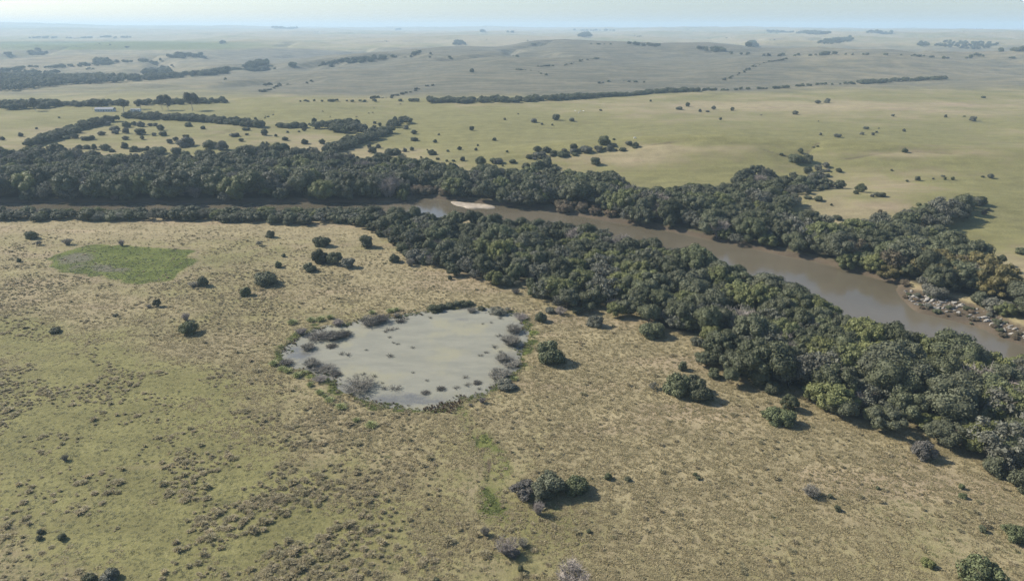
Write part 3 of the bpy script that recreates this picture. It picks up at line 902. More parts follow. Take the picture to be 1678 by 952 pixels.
def scatter_tree(coll):
    ng = bpy.data.node_groups.new('scatter', 'GeometryNodeTree')
    ng.interface.new_socket('Geometry', in_out='INPUT', socket_type='NodeSocketGeometry')
    ng.interface.new_socket('Geometry', in_out='OUTPUT', socket_type='NodeSocketGeometry')
    n, l = ng.nodes, ng.links
    gi = n.new('NodeGroupInput'); go = n.new('NodeGroupOutput')
    ip = n.new('GeometryNodeInstanceOnPoints')
    ci = n.new('GeometryNodeCollectionInfo')
    ci.inputs['Collection'].default_value = coll
    ci.inputs['Separate Children'].default_value = True
    ci.inputs['Reset Children'].default_value = True
    def att(nm, t):
        a = n.new('GeometryNodeInputNamedAttribute'); a.data_type = t
        a.inputs['Name'].default_value = nm
        return a.outputs[0]
    l.new(gi.outputs[0], ip.inputs['Points'])
    l.new(ci.outputs[0], ip.inputs['Instance'])
    ip.inputs['Pick Instance'].default_value = True
    l.new(att('plant_kind', 'INT'), ip.inputs['Instance Index'])
    l.new(att('plant_turn', 'FLOAT_VECTOR'), ip.inputs['Rotation'])
    l.new(att('plant_size', 'FLOAT_VECTOR'), ip.inputs['Scale'])
    l.new(ip.outputs[0], go.inputs[0])
    return ng

def scatter(name, coll, pos, size, turn, kind, label, cat):
    me = bpy.data.meshes.new(name)
    pos = np.asarray(pos, np.float32)
    me.vertices.add(len(pos)); me.vertices.foreach_set('co', pos.ravel())
    for nm, t, arr, prop in (('plant_size', 'FLOAT_VECTOR', size, 'vector'), ('plant_turn', 'FLOAT_VECTOR', turn, 'vector'), ('plant_kind', 'INT', kind, 'value')):
        at = me.attributes.new(nm, t, 'POINT')
        at.data.foreach_set(prop, np.ascontiguousarray(arr, np.int32 if t == 'INT' else np.float32).ravel())
    o = obj(name, me)
    md = o.modifiers.new('scatter', 'NODES'); md.node_group = scatter_tree(coll)
    return tag(o, label, cat, kind='stuff')

# ------------------------------------------------------------------ forests
ORD = ['first', 'second', 'third', 'fourth', 'fifth', 'sixth', 'seventh', 'eighth', 'ninth', 'tenth', 'eleventh', 'twelfth', 'thirteenth', 'fourteenth', 'fifteenth',
       'sixteenth', 'seventeenth', 'eighteenth', 'nineteenth', 'twentieth', 'twenty-first', 'twenty-second', 'twenty-third', 'twenty-fourth', 'twenty-fifth',
       'twenty-sixth', 'twenty-seventh', 'twenty-eighth', 'twenty-ninth', 'thirtieth', 'thirty-first', 'thirty-second', 'thirty-third', 'thirty-fourth', 'thirty-fifth']
ORD += ['thirty-sixth', 'thirty-seventh', 'thirty-eighth', 'thirty-ninth', 'fortieth'] + ['forty-' + v for v in ORD[:9]] + ['fiftieth'] + ['fifty-' + v for v in ORD[:9]]
FOREST_KINDS = [(c, M['dark']) for c in CROWNS] + [(CROWNS[1], M['olive']), (CROWNS[4], M['olive']), (AIRY[0], M['grey']), (AIRY[1], M['grey']), (AIRY[0], M['rust']),
                (BUSHES[0], M['dark']), (BUSHES[1], M['dark']), (BUSHES[1], M['rust']), (CROWNS[3], M['ochre']), (BUSHES[1], M['grey']), (BARE_TREE, M['twig_pale'])]
KIND_TXT = ['dark green'] * 6 + ['yellow-green'] * 2 + ['grey-green airy'] * 2 + ['rust brown'] + ['dark green'] * 2 + ['rust brown'] + ['ochre'] + ['grey-green'] + ['pale leafless']
FCOLL = proto_set('forest', FOREST_KINDS)

def fill(poly, step, seed, jitter=0.42):
    g = np.random.default_rng(seed)
    lo, hi = poly.min(0), poly.max(0)
    gx, gy = np.meshgrid(np.arange(lo[0], hi[0], step), np.arange(lo[1], hi[1], step))
    gx = gx + (np.arange(gx.shape[0]) % 2)[:, None] * step * 0.5
    x = gx.ravel() + g.uniform(-jitter, jitter, gx.size) * step
    y = gy.ravel() + g.uniform(-jitter, jitter, gx.size) * step
    m = inside(poly, x, y)
    return x[m], y[m]

def forest(poly, step, seed, hlo, hhi, weights=None):
    """Tree places with height, width and kind; smaller bushy plants towards the edge."""
    g = np.random.default_rng(seed)
    x, y = fill(poly, step, seed)
    z = height(x, y)
    px, py, d = proj(x, y, z)
    dr = sdist(RIVER, x, y)
    ok = (px > -200) & (px < 1880) & (dr > -1.2)
    z = np.maximum(z, WATER_Z + .1)
    x, y, z, px, py, dr = x[ok], y[ok], z[ok], px[ok], py[ok], dr[ok]
    n = len(x)
    de = dist_line(poly, x, y, True)
    h = (hlo + (hhi - hlo) * g.random(n) ** 1.3) * (0.80 + 0.4 * fbm(x, y, 30, seed + 3, 2)) * (0.62 + 0.38 * smooth(0, 9, de))
    u = g.random(n)
    patch = fbm(x, y, 40, seed + 9, 2)
    k = g.integers(0, 6, n)
    k = np.where(u < 0.10 + 0.25 * smooth(.52, .66, patch), g.integers(6, 8, n), k)
    k = np.where((u > 0.86) | ((u > 0.72) & (patch < .42)), g.integers(8, 10, n), k)
    k = np.where(g.random(n) < .025, 16, k)
    edge = (de < 3.0) & (g.random(n) < 0.55)
    k = np.where(edge, g.choice([11, 12, 15, 12], n), k)
    h = np.where(edge, h * 0.75, h)
    return x, y, z, h, k, px, py, de, dr

FT = []
rngF = np.random.default_rng(77)
# near bank: the narrow belt is lower than the wood
x, y, z, h, k, px, py, de, dr = forest(FOREST_NEAR, 5.9, 301, 6.0, 12.5)
h = np.where(px < 620, np.clip(h * 0.70, 4.9, 6.2), h)
h = h * (1 - 0.22 * (1 - smooth(0, 10, dr)) * (px < 1400))
h = h * (1 - .24 * smooth(600, 680, px) * (1 - smooth(1010, 1120, px)))
h = h * np.where((rngF.random(len(x)) < .07) & (dr > 14), 1.25, 1.0)
bright = (px > 1100) & (py > 560) & (rngF.random(len(x)) < 0.13) & (k < 6)
k = np.where(bright, 6 + (rngF.random(len(x)) < .5), k)
FT.append((x, y, z, h, k, px, py, de, dr, np.zeros(len(x), int)))
# far bank
x, y, z, h, k, px, py, de, dr = forest(FOREST_FAR, 7.2, 302, 6.5, 13.5)
h = np.where(py < 300, h * (0.55 + 0.35 * rngF.random(len(x))), h)
front = (px < 660) & (dr < 25)
h = np.where(front, h * 1.18, h)
rust = ((dr < 9) & (px > 1330) & (rngF.random(len(x)) < .4)) | ((px > 1440) & (py > 440) & (rngF.random(len(x)) < .06))
k = np.where(rust, 10, k)
och = (px > 1440) & (py > 440) & (rngF.random(len(x)) < .2)
k = np.where(och, 14, k)
rb = ((px > 895) & (px < 1005) & (dr < 11)) | ((px > 660) & (px < 730) & (dr < 12))
k = np.where(rb, 13, k); h = np.where(rb, 3.2 + 2.2 * rngF.random(len(x)), h)
FT.append((x, y, z, h, k, px, py, de, dr, np.ones(len(x), int)))
for P_, s_, hl, hh in ((RAVINE, 7.0, 4.0, 10.0), (KNOT, 7.0, 4.5, 11.0)):
    x, y, z, h, k, px, py, de, dr = forest(P_, s_, 303, hl, hh)
    FT.append((x, y, z, h, k, px, py, de, dr, np.full(len(x), 2)))
FT = [np.concatenate(c) for c in zip(*FT)]
fx, fy, fz, fh, fk, fpx, fpy, fde, fdr, fz1 = FT
fw = fh * rngF.uniform(0.8, 1.3, len(fx)) * np.where((fk >= 11) & (fk < 16), 1.1, 1.0) * np.where((fz1 == 0) & (fpx < 620), 1.3, 1.0)
fturn = rngF.uniform(0, 6.28, len(fx))

vis = (fpx > 6) & (fpx < 1672) & (fpy < 960) & (fz1 == 0)
score = np.where(vis, fw / np.hypot(fx, fy), 0)
order = np.argsort(-score)[:300]
single = np.zeros(len(fx), bool); single[order] = True
single &= vis

def plant(name, loc, h, w, turn, crown, mat, trunk, trunk_mat=None, crown_name='crown', trunk_name='trunk'):
    r = empty(name, loc, turn, (w, w, h))
    obj(crown_name, crown, r, mat=mat)
    obj(trunk_name, trunk, r)
    return r

def zone_text(i):
    if fpx[i] < 640: return 'in the narrow belt before the river'
    if fdr[i] < 9: return 'at the river edge'
    if fde[i] < 7:
        if fpx[i] < 900: return 'on the edge behind the pond'
        if fpx[i] < 1200: return 'on the edge right of the pond'
        return 'on the edge facing the right pasture'
    if fpx[i] < 900: return 'inside the forest beyond the pond'
    if fpx[i] < 1250: return 'inside the middle forest'
    return 'inside the forest below the river'

SING = np.nonzero(single)[0]
hq = np.quantile(fh[SING], [.33, .7]); wq = np.quantile((fw / fh)[SING], [.35, .7])
def size_text(i):
    a = 'tall' if fh[i] > hq[1] else 'short' if fh[i] < hq[0] else ''
    b = 'broad' if fw[i] / fh[i] > wq[1] else 'slim' if fw[i] / fh[i] < wq[0] else ''
    return (a + ' ' + b).strip() or 'middling'
by_text = {}
for i in SING:
    bushy = fk[i] in (11, 12, 13, 15)
    by_text.setdefault(('%s %s %s' % (size_text(i), KIND_TXT[fk[i]], 'shrub' if bushy else 'tree'), zone_text(i)), []).append(i)
for (tx, zt), mem in by_text.items():
    mem.sort(key=lambda i: fpx[i])
    for q, i in enumerate(mem):
        me, mt = FOREST_KINDS[fk[i]]
        bushy = fk[i] in (11, 12, 13, 15)
        r = plant('forest_shrub' if bushy else 'forest_tree', (fx[i], fy[i], fz[i] - 0.1), fh[i], fw[i], fturn[i], me, mt,
                  STEMS[i % 2] if bushy else TRUNKS[i % 3], trunk_name='stems' if bushy else 'trunk')
        tag(r, '%s%s %s' % ('' if len(mem) == 1 else ORD[q] + ' ', tx + ('' if len(mem) == 1 else ' from the left'), zt), 'shrub' if bushy else 'tree', 'near forest plants ' + zt)

for zi, (lb, nm) in enumerate((('rest of the dark forest massed along the near river bank', 'near_forest'),
                               ('wide dark forest massed along the far river bank', 'far_forest'),
                               ('trees filling the small ravine above the far forest', 'ravine_wood'))):
    m = (~single) & (fz1 == zi)
    n = m.sum()
    scatter(nm, FCOLL, np.stack([fx[m], fy[m], fz[m] - 0.1], 1), np.stack([fw[m], fw[m], fh[m]], 1), np.stack([np.zeros(n), np.zeros(n), fturn[m]], 1), fk[m], lb, 'forest')

# ------------------------------------------------------------------ hedges, belts and woods on the far land
def belt(name, px_line, width, step, hlo, hhi, label, cat='trees', seed=0, kinds=(0, 1, 2, 3, 4, 11, 12), back=0.0):
    g = np.random.default_rng(seed + 900)
    a = np.array(px_line, float)
    ax, ay, _ = hit(a[:, 0], a[:, 1])
    ps = []
    for i in range(len(ax) - 1):
        L = math.hypot(ax[i + 1] - ax[i], ay[i + 1] - ay[i])
        nrm = np.array([-(ay[i + 1] - ay[i]), ax[i + 1] - ax[i]]) / (L + 1e-6)
        n = max(1, int(L * max(width / step, 1) / step))
        t = g.random(n); o = g.uniform(-.5, .5, n) * width
        ps.append(np.stack([ax[i] + (ax[i + 1] - ax[i]) * t + nrm[0] * o, ay[i] + (ay[i + 1] - ay[i]) * t + nrm[1] * o], 1))
    p = np.concatenate(ps)
    return name, p, g.uniform(hlo, hhi, len(p)), g.choice(kinds, len(p)), label, cat, seed

def wood(name, px_poly, step, hlo, hhi, label, cat='wood', seed=0, kinds=(0, 1, 2, 3, 4, 5)):
    a = np.array(px_poly, float)
    ax, ay, _ = hit(a[:, 0], a[:, 1])
    g = np.random.default_rng(seed + 950)
    x, y = fill(np.stack([ax, ay], 1), step, seed)
    return name, np.stack([x, y], 1), g.uniform(hlo, hhi, len(x)), g.choice(kinds, len(x)), label, cat, seed

def put(parts):
    name, label, cat, seed = parts[0][0], parts[0][4], parts[0][5], parts[0][6]
    p = np.concatenate([q[1] for q in parts]); h = np.concatenate([q[2] for q in parts]); k = np.concatenate([q[3] for q in parts])
    if not len(p): return
    g = np.random.default_rng(seed + 1000)
    z = height(p[:, 0], p[:, 1])
    w = h * g.uniform(0.9, 1.35, len(p))
    t = np.zeros((len(p), 3)); t[:, 2] = g.uniform(0, 6.28, len(p))
    scatter(name, FCOLL, np.concatenate([p, (z - 0.2)[:, None]], 1), np.stack([w, w, h], 1), t, k, label, cat)

put([belt('hedge', [(50, 241), (75, 232), (100, 224), (125, 214), (150, 207), (186, 198)], 13, 4.5, 5, 7.5, 'thick dark hedge climbing from the forest towards the farmhouse', 'hedge', 1)])
put([belt('hedge', [(205, 193), (215, 193), (252, 195), (300, 196), (350, 200), (400, 206), (436, 210)], 14, 4.5, 5, 8, 'long dark hedge running right from below the farmhouse', 'hedge', 2)])
put([belt('hedge', [(457, 209), (480, 210), (502, 210)], 8, 4, 5, 6.5, 'short straight hedge between the long hedge and the copse', 'hedge', 3)])
put([wood('copse', [(508, 211), (530, 211), (540, 206), (572, 204), (595, 210), (604, 218), (560, 220), (535, 214)], 6.5, 4.5, 8.5, 'dark copse in the middle of the far pasture', 'copse', 4)])
put([belt('hedge', [(632, 218), (612, 225), (590, 233), (565, 243), (535, 250)], 14, 4.5, 5.5, 8, 'dark belt slanting from the copse down to the forest', 'hedge', 5)])
put([wood('copse', [(636, 209), (639, 201), (660, 198), (684, 202), (668, 205), (655, 210)], 7, 4, 7.5, 'compact copse standing right of the slanting belt', 'copse', 6)])
put([belt('stream_trees', [(-60, 176), (0, 176), (60, 175), (100, 174)], 60, 8, 6, 9, 'dark stream trees behind the farmhouse at the left', seed=7),
     belt('', [(100, 174), (150, 173), (240, 171), (330, 170), (372, 168)], 26, 8, 5, 8, '', seed=8)])
put([wood('distant_wood', [(-60, 152), (0, 150), (50, 147), (110, 140), (215, 135), (222, 131), (200, 128), (110, 128), (60, 121), (0, 123), (-60, 126)], 15, 8, 13,
          'blue hazy wood in the valley at the far left', seed=9),
     belt('', [(215, 132), (280, 126), (345, 122), (400, 115), (436, 108)], 60, 11, 7, 12, '', seed=10),
     wood('', [(235, 124), (240, 119), (255, 116), (277, 118), (280, 123)], 13, 9, 14, '', seed=11),
     wood('', [(396, 115), (402, 110), (438, 104), (440, 108)], 14, 9, 13, '', seed=12)])
put([belt('distant_trees', [(0, 118), (50, 113), (120, 109), (190, 105), (260, 100)], 40, 16, 7, 11, 'thin line of hazy trees along the farthest left stream', seed=13),
     wood('', [(152, 106), (156, 100), (170, 101), (182, 105)], 16, 10, 15, '', seed=14),
     belt('', [(283, 96), (300, 95), (324, 90)], 60, 16, 9, 14, '', seed=15), wood('', [(78, 124), (85, 120), (102, 121), (100, 125)], 14, 9, 14, '', seed=16)])
put([belt('distant_trees', [(528, 107), (560, 104), (600, 100), (632, 97)], 55, 13, 7, 11, 'hazy blue trees behind the left shoulder of the big hill', seed=17),
     belt('', [(640, 95), (675, 91), (706, 87)], 25, 18, 6, 10, '', seed=18), wood('', [(470, 112), (472, 108), (484, 108), (485, 112)], 12, 9, 12, '', seed=19)])
put([belt('stream_trees', [(470, 168), (560, 167), (640, 166.5), (700, 166)], 8, 9, 2.5, 5, 'long dark line of stream trees at the foot of the big hill', seed=20),
     belt('', [(700, 167), (780, 167.5), (830, 166.5), (900, 164), (960, 161), (1040, 157), (1080, 153), (1146, 150)], 28, 7, 5, 8, '', seed=21),
     belt('', [(1146, 150), (1195, 149), (1270, 146), (1330, 141)], 14, 10, 3, 6, '', seed=22),
     belt('', [(1405, 137.5), (1480, 133.5), (1550, 130)], 22, 8, 5, 8, '', seed=23), belt('', [(1340, 140), (1405, 137.5)], 10, 14, 3, 6, '', seed=24)])
put([belt('distant_trees', [(1180, 86), (1260, 92), (1300, 92)], 20, 20, 5, 9, 'sparse dark hedge trees along the crest right of the big hill', seed=25),
     belt('', [(1300, 92), (1365, 91), (1450, 91), (1600, 95), (1678, 96)], 12, 22, 4, 8, '', seed=26), belt('', [(960, 72.5), (1100, 78)], 8, 40, 4, 7, '', seed=27),
     belt('', [(1345, 91), (1366, 91)], 20, 12, 8, 12, '', seed=28), belt('', [(1590, 93), (1605, 94)], 20, 12, 8, 12, '', seed=29)])
put([wood('distant_wood', [(1338, 74), (1355, 66), (1395, 61), (1398, 66), (1370, 73)], 30, 9, 16, 'hazy blue woods on the far slopes at the right', seed=30),
     wood('', [(1530, 77), (1550, 69), (1600, 71), (1642, 73), (1620, 80), (1580, 81)], 34, 8, 14, '', seed=31), wood('', [(1503, 77), (1507, 72), (1519, 72), (1520, 77)], 22, 10, 17, '', seed=32),
     belt('', [(1258, 54), (1268, 54), (1300, 53.5)], 60, 26, 16, 24, '', seed=33), belt('', [(1312, 55), (1350, 57)], 70, 24, 16, 26, '', seed=34),
     belt('', [(1420, 55), (1460, 55.5)], 70, 26, 16, 26, '', seed=35), belt('', [(1146, 83), (1185, 84)], 60, 20, 9, 14, '', seed=36), belt('', [(1640, 84), (1700, 88)], 60, 20, 10, 15, '', seed=37),
     wood('', [(1225, 77), (1228, 72), (1236, 72), (1238, 77)], 20, 14, 18, '', seed=38)])
put([wood('distant_trees', [(742, 75), (748, 70), (758, 70), (762, 75)], 22, 12, 18, 'tiny hazy tree clumps on the far plain behind the big hill', seed=39),
     wood('', [(948, 61), (955, 57), (968, 60), (965, 63)], 30, 16, 24, '', seed=40), belt('', [(785, 53), (793, 53)], 60, 30, 18, 26, '', seed=41),
     belt('', [(1030, 74), (1075, 77)], 80, 24, 8, 13, '', seed=42), belt('', [(450, 48), (482, 47)], 80, 34, 20, 28, '', seed=43), belt('', [(648, 50), (656, 50)], 60, 40, 18, 30, '', seed=44),
     belt('', [(830, 54), (845, 54)], 60, 40, 14, 20, '', seed=45), belt('', [(940, 51), (950, 51), (1010, 52)], 50, 60, 12, 26, '', seed=46)])
put([belt('distant_trees', [(50, 64), (100, 63.5), (150, 62.5)], 60, 26, 10, 16, 'dark hazy tree rows bordering the pale green field at the left', seed=47),
     belt('', [(157, 63), (185, 63), (216, 62.5)], 50, 26, 10, 15, '', seed=48), belt('', [(8, 90), (24, 90)], 50, 18, 10, 15, '', seed=49), belt('', [(50, 91), (62, 90)], 40, 18, 9, 14, '', seed=50),
     belt('', [(60, 88), (70, 88)], 50, 18, 14, 18, '', seed=51), belt('', [(360, 71), (374, 71)], 50, 24, 12, 16, '', seed=52), belt('', [(200, 79), (228, 79)], 20, 24, 5, 9, '', seed=53)])
g5 = np.random.default_rng(61)
n5 = 26000
yy = np.exp(g5.uniform(math.log(1350), math.log(9500), n5)); xx = g5.uniform(-.85, .85, n5) * yy
pr_ = drainage(xx, yy) ** 2 * smooth(.45, .65, fbm(xx, yy, 900, 66, 2)) * .3 + .0015
ok5 = g5.random(n5) < pr_ * np.clip(yy / 4500, .12, 1)
xx, yy = xx[ok5], yy[ok5]
rep5 = np.repeat(np.arange(len(xx)), g5.integers(1, 6, len(xx)))
xx = xx[rep5] + g5.normal(0, 12, len(rep5)); yy = yy[rep5] + g5.normal(0, 12, len(rep5))
put([('distant_trees', np.stack([xx, yy], 1), g5.uniform(3.5, 8, len(xx)), g5.choice([0, 1, 2, 3, 11], len(xx)), 'small hazy trees dotted along folds of the far hills', 'trees', 62)])
# low scrub along the gullies
put([belt('hill_scrub', FARLINES_PX[0], 10, 10, 1.5, 4, 'low dark scrub along the folds of the big hill', 'scrub', 81, (11, 12, 15))] + [belt('', FARLINES_PX[k], 10, 11, 1.5, 4.5, '', '', 81 + k, (11, 12, 15)) for k in (1, 2, 3, 4, 5, 7)])
put([belt('gully_scrub', [(860, 262), (885, 258), (920, 256), (960, 250), (1000, 247), (1040, 241)], 12, 6, 1.5, 3.5, 'grey scrub growing along the gully on the far pasture', 'scrub', 54, (15, 12, 15)),
     belt('', [(1318, 256), (1325, 250), (1340, 236)], 6, 8, 1.0, 2.2, '', '', 55, (15, 12)), belt('', [(416, 197), (432, 196), (445, 188)], 8, 8, 1.2, 2.6, '', '', 56, (15, 12))])

# ------------------------------------------------------------------ single bushes and shrubs
def metres(px, py, wpx):
    x, y, z = hit(px, py)
    d = y * math.cos(TH) + (H - z) * math.sin(TH)
    return float(x[0]), float(y[0]), float(z[0]), float(wpx * d[0] / FPX)

rb_ = random.Random(9)
def far_bush(px, py, wpx, mk='dark', name='pasture_bush', tall=None):
    x, y, z, w = metres(px, py, wpx)
    me = BUSHES[rb_.randint(0, 2)] if rb_.random() < .7 else FEATHER[0]
    s = w / 1.15
    h = s * (tall or rb_.uniform(.62, .95))
    if rb_.random() < .35 and wpx < 10: h *= 1.25
    return obj(name, me, None, (x, y, z - 0.05 * h), rb_.uniform(0, 6.28), (s, s, h), M[mk])

g_, d_, r_, t_ = 'grey', 'dark', 'rust', 'twig_dark'
ZONES = [
    ('bushes scattered inside the enclosure of the two hedges', 'in the hedged enclosure below the farmhouse', [
        (208, 209, 13, d_), (220, 206, 9, d_), (231, 208, 12, g_), (247, 207, 10, g_), (255, 207, 8, g_), (264, 214, 13, d_), (230, 221, 18, d_), (189, 215, 12, g_),
        (190, 220, 12, g_), (207, 219, 11, g_), (167, 222, 13, g_), (233, 229, 7, d_), (253, 223, 8, g_), (268, 223, 9, d_), (206, 229, 11, g_), (151, 229, 8, d_), (141, 230, 12, d_)]),
    ('bushes beside the climbing hedge', 'beside the climbing hedge', [(123, 227, 13, d_), (109, 228, 10, d_), (34, 224, 8, g_), (4, 230, 9, d_), (97, 194, 4, d_), (175, 205, 10, g_), (60, 212, 4, g_)]),
    ('bushes in the grass above the far forest', 'in the grass just above the far forest', [
        (131, 244, 11, d_), (143, 244, 9, d_), (155, 245, 9, d_), (173, 246, 18, d_), (183, 249, 10, d_), (204, 243, 12, d_), (220, 249, 12, d_), (228, 247, 8, g_), (236, 247, 8, d_),
        (243, 247, 8, d_), (258, 253, 24, d_), (290, 256, 18, d_), (330, 257, 20, d_), (278, 235, 10, g_), (288, 231, 10, g_), (305, 240, 26, g_), (345, 243, 22, d_), (365, 246, 20, g_)]),
    ('bushes below the long hedge', 'below the long hedge', [
        (310, 208, 13, d_), (333, 212, 7, d_), (305, 225, 8, d_), (385, 224, 12, g_), (405, 222, 7, d_), (403, 214, 10, d_), (433, 222, 13, d_), (452, 224, 5, d_),
        (467, 230, 10, d_), (471, 218, 5, g_), (490, 217, 5, d_), (499, 215, 8, d_), (499, 236, 12, d_), (396, 232, 10, d_)]),
    ('bushes around the slanting belt', 'near the slanting belt and copses', [
        (515, 200, 8, d_), (552, 200, 7, d_), (528, 236, 11, d_), (580, 230, 14, d_), (613, 210, 8, d_), (623, 207, 7, d_), (614, 203, 6, g_), (638, 213, 5, d_), (665, 212, 9, g_),
        (611, 251, 15, d_), (620, 243, 9, g_), (643, 254, 20, d_), (605, 243, 8, g_)]),
    ('round bushes on the green pasture right of the copses', 'on the green pasture right of the copses', [
        (679, 220, 11, d_), (679, 231, 11, d_), (713, 234, 7, d_), (719, 222, 4, g_), (753, 246, 9, d_), (780, 247, 5, d_), (783, 240, 4, d_), (810, 231, 8, d_), (773, 214, 9, d_),
        (675, 247, 8, d_), (663, 249, 8, g_), (708, 254, 14, d_), (734, 249, 5, d_), (831, 250, 5, d_), (700, 247, 3, d_)]),
    ('bushes along the back of the far forest', 'close to the back of the far forest', [
        (758, 264, 9, d_), (690, 259, 4, d_), (699, 263, 7, d_), (717, 262, 5, d_), (732, 265, 4, d_), (743, 265, 5, d_), (788, 271, 20, d_), (813, 267, 16, d_), (824, 273, 4, d_),
        (840, 267, 10, d_), (936, 289, 10, d_), (1121, 313, 13, d_), (815, 268, 14, g_)]),
    ('bushes beside the middle gully', 'beside the gully in the middle pasture', [
        (881, 249, 15, d_), (896, 249, 14, d_), (939, 246, 15, d_), (921, 257, 14, d_), (990, 237, 22, d_), (1006, 230, 5, d_), (1041, 241, 11, d_), (998, 246, 10, g_), (1009, 247, 5, d_),
        (960, 249, 16, g_), (940, 252, 14, g_), (869, 260, 12, d_), (885, 258, 16, g_), (975, 270, 17, d_)]),
    ('bushes of the clump below the gully', 'in the clump below the gully', [(863, 277, 16, d_), (882, 276, 22, d_), (897, 274, 20, d_), (908, 277, 12, d_)]),
    ('bushes on the upper middle pasture', 'on the upper middle pasture below the hill', [
        (911, 197, 14, d_), (875, 201, 9, g_), (888, 205, 5, g_), (905, 206, 4, g_), (937, 199, 8, g_), (827, 197, 5, g_), (849, 188, 3, d_), (984, 182, 5, g_), (1113, 180, 10, g_),
        (1127, 175, 8, d_), (1147, 184, 5, g_), (1159, 184, 6, g_), (1180, 197, 6, g_), (1200, 182, 7, g_), (1169, 180, 8, g_), (1066, 167, 4, d_)]),
    ('bushes on the upper right pasture', 'on the upper right pasture', [
        (1340, 170, 10, g_), (1355, 169, 9, g_), (1303, 188, 10, g_), (1594, 199, 11, g_), (1419, 212, 7, g_), (1436, 218, 5, g_), (1412, 221, 7, g_), (1344, 222, 5, g_), (1372, 225, 9, g_),
        (1481, 216, 5, g_), (1611, 161, 6, d_), (1549, 193, 5, g_), (1580, 192, 4, d_), (1463, 191, 6, g_), (1430, 222, 6, g_), (1482, 250, 9, d_)]),
    ('bushes at the head of the right ravine', 'at the head of the right ravine', [
        (1280, 255, 7, d_), (1311, 251, 9, d_), (1303, 266, 19, d_), (1322, 266, 17, d_), (1322, 284, 16, d_), (1340, 279, 14, g_), (1352, 274, 12, g_), (1374, 282, 10, d_), (1300, 292, 14, d_)]),
    ('bushes right of the ravine wood', 'right of the ravine wood', [
        (1374, 309, 20, d_), (1409, 315, 19, d_), (1402, 318, 8, d_), (1442, 322, 14, d_), (1429, 323, 7, g_), (1341, 329, 12, d_), (1323, 326, 10, d_), (1461, 280, 4, d_)]),
    ('bushes on the tan slope above the right forest', 'on the tan slope above the right forest', [
        (1331, 363, 20, d_), (1372, 360, 12, d_), (1362, 337, 4, d_), (1442, 349, 7, r_), (1351, 355, 3, d_), (1612, 352, 9, r_), (1619, 346, 6, g_)]),
    ('small trees on the right pasture', 'on the right-hand pasture', [
        (1503, 296, 9, d_), (1486, 298, 5, d_), (1545, 290, 5, g_), (1560, 295, 7, d_), (1548, 295, 5, d_), (1529, 294, 4, g_), (1623, 292, 11, g_), (1610, 291, 6, d_), (1672, 416, 16, d_)]),
]
CW = {'grey': 'grey-green', 'dark': 'dark green', 'rust': 'rusty brown', 'twig_dark': 'bare dark'}
for grp, where, lst in ZONES:
    lst = sorted(lst)
    for c in ('dark', 'grey', 'rust'):
        sub = [b for b in lst if b[3] == c]
        for i, (px, py, w, mk) in enumerate(sub):
            o = far_bush(px, py, w, mk)
            if len(sub) == 1:
                lab = 'only %s bush %s' % (CW[c], where)
            else:
                lab = '%s %s bush from the left %s' % (ORD[i], CW[c], where)
            tag(o, lab, 'bush', grp)

# near side of the river: bushes with stems
def near_bush(px, py, wpx, label, mk='dark', shape='bush', tall=0.75, group=None, name=None):
    x, y, z, w = metres(px, py, wpx)
    if shape == 'bush':
        me, div, nm = BUSHES[rb_.randint(0, 2)], 1.35, 'bush'
    elif shape == 'feather':
        me, div, nm = FEATHER[0], 1.2, 'bush'
    elif shape == 'tree':
        me, div, nm = CROWNS[rb_.randint(0, 5)], 1.15, 'small_tree'
    elif shape == 'airy':
        me, div, nm = AIRY[rb_.randint(0, 1)], 1.1, 'bush'
    elif shape == 'bare':
        me, div, nm = TWIGS[rb_.randint(0, 2)], 1.25, 'bare_shrub'
    elif shape == 'baretree':
        me, div, nm = BARE_TREE, 1.1, 'bare_tree'
    s = w / div
    h = w * tall
    nm = name or nm
    if shape in ('bare', 'baretree'):
        o = obj(nm, me, None, (x, y, z - .03), rb_.uniform(0, 6.28), (s, s, h), M[mk])
    elif wpx < 18:
        o = obj(nm, me, None, (x, y, z - .06 * h), rb_.uniform(0, 6.28), (s, s, h), M[mk])
    else:
        o = plant(nm, (x, y, z - .06 * h), h, s, rb_.uniform(0, 6.28), me, M[mk], TRUNKS[0] if shape == 'tree' else STEMS[rb_.randint(0, 1)], trunk_name='trunk' if shape == 'tree' else 'stems')
    return tag(o, label, 'tree' if 'tree' in nm else 'shrub' if 'shrub' in nm else 'bush', group)

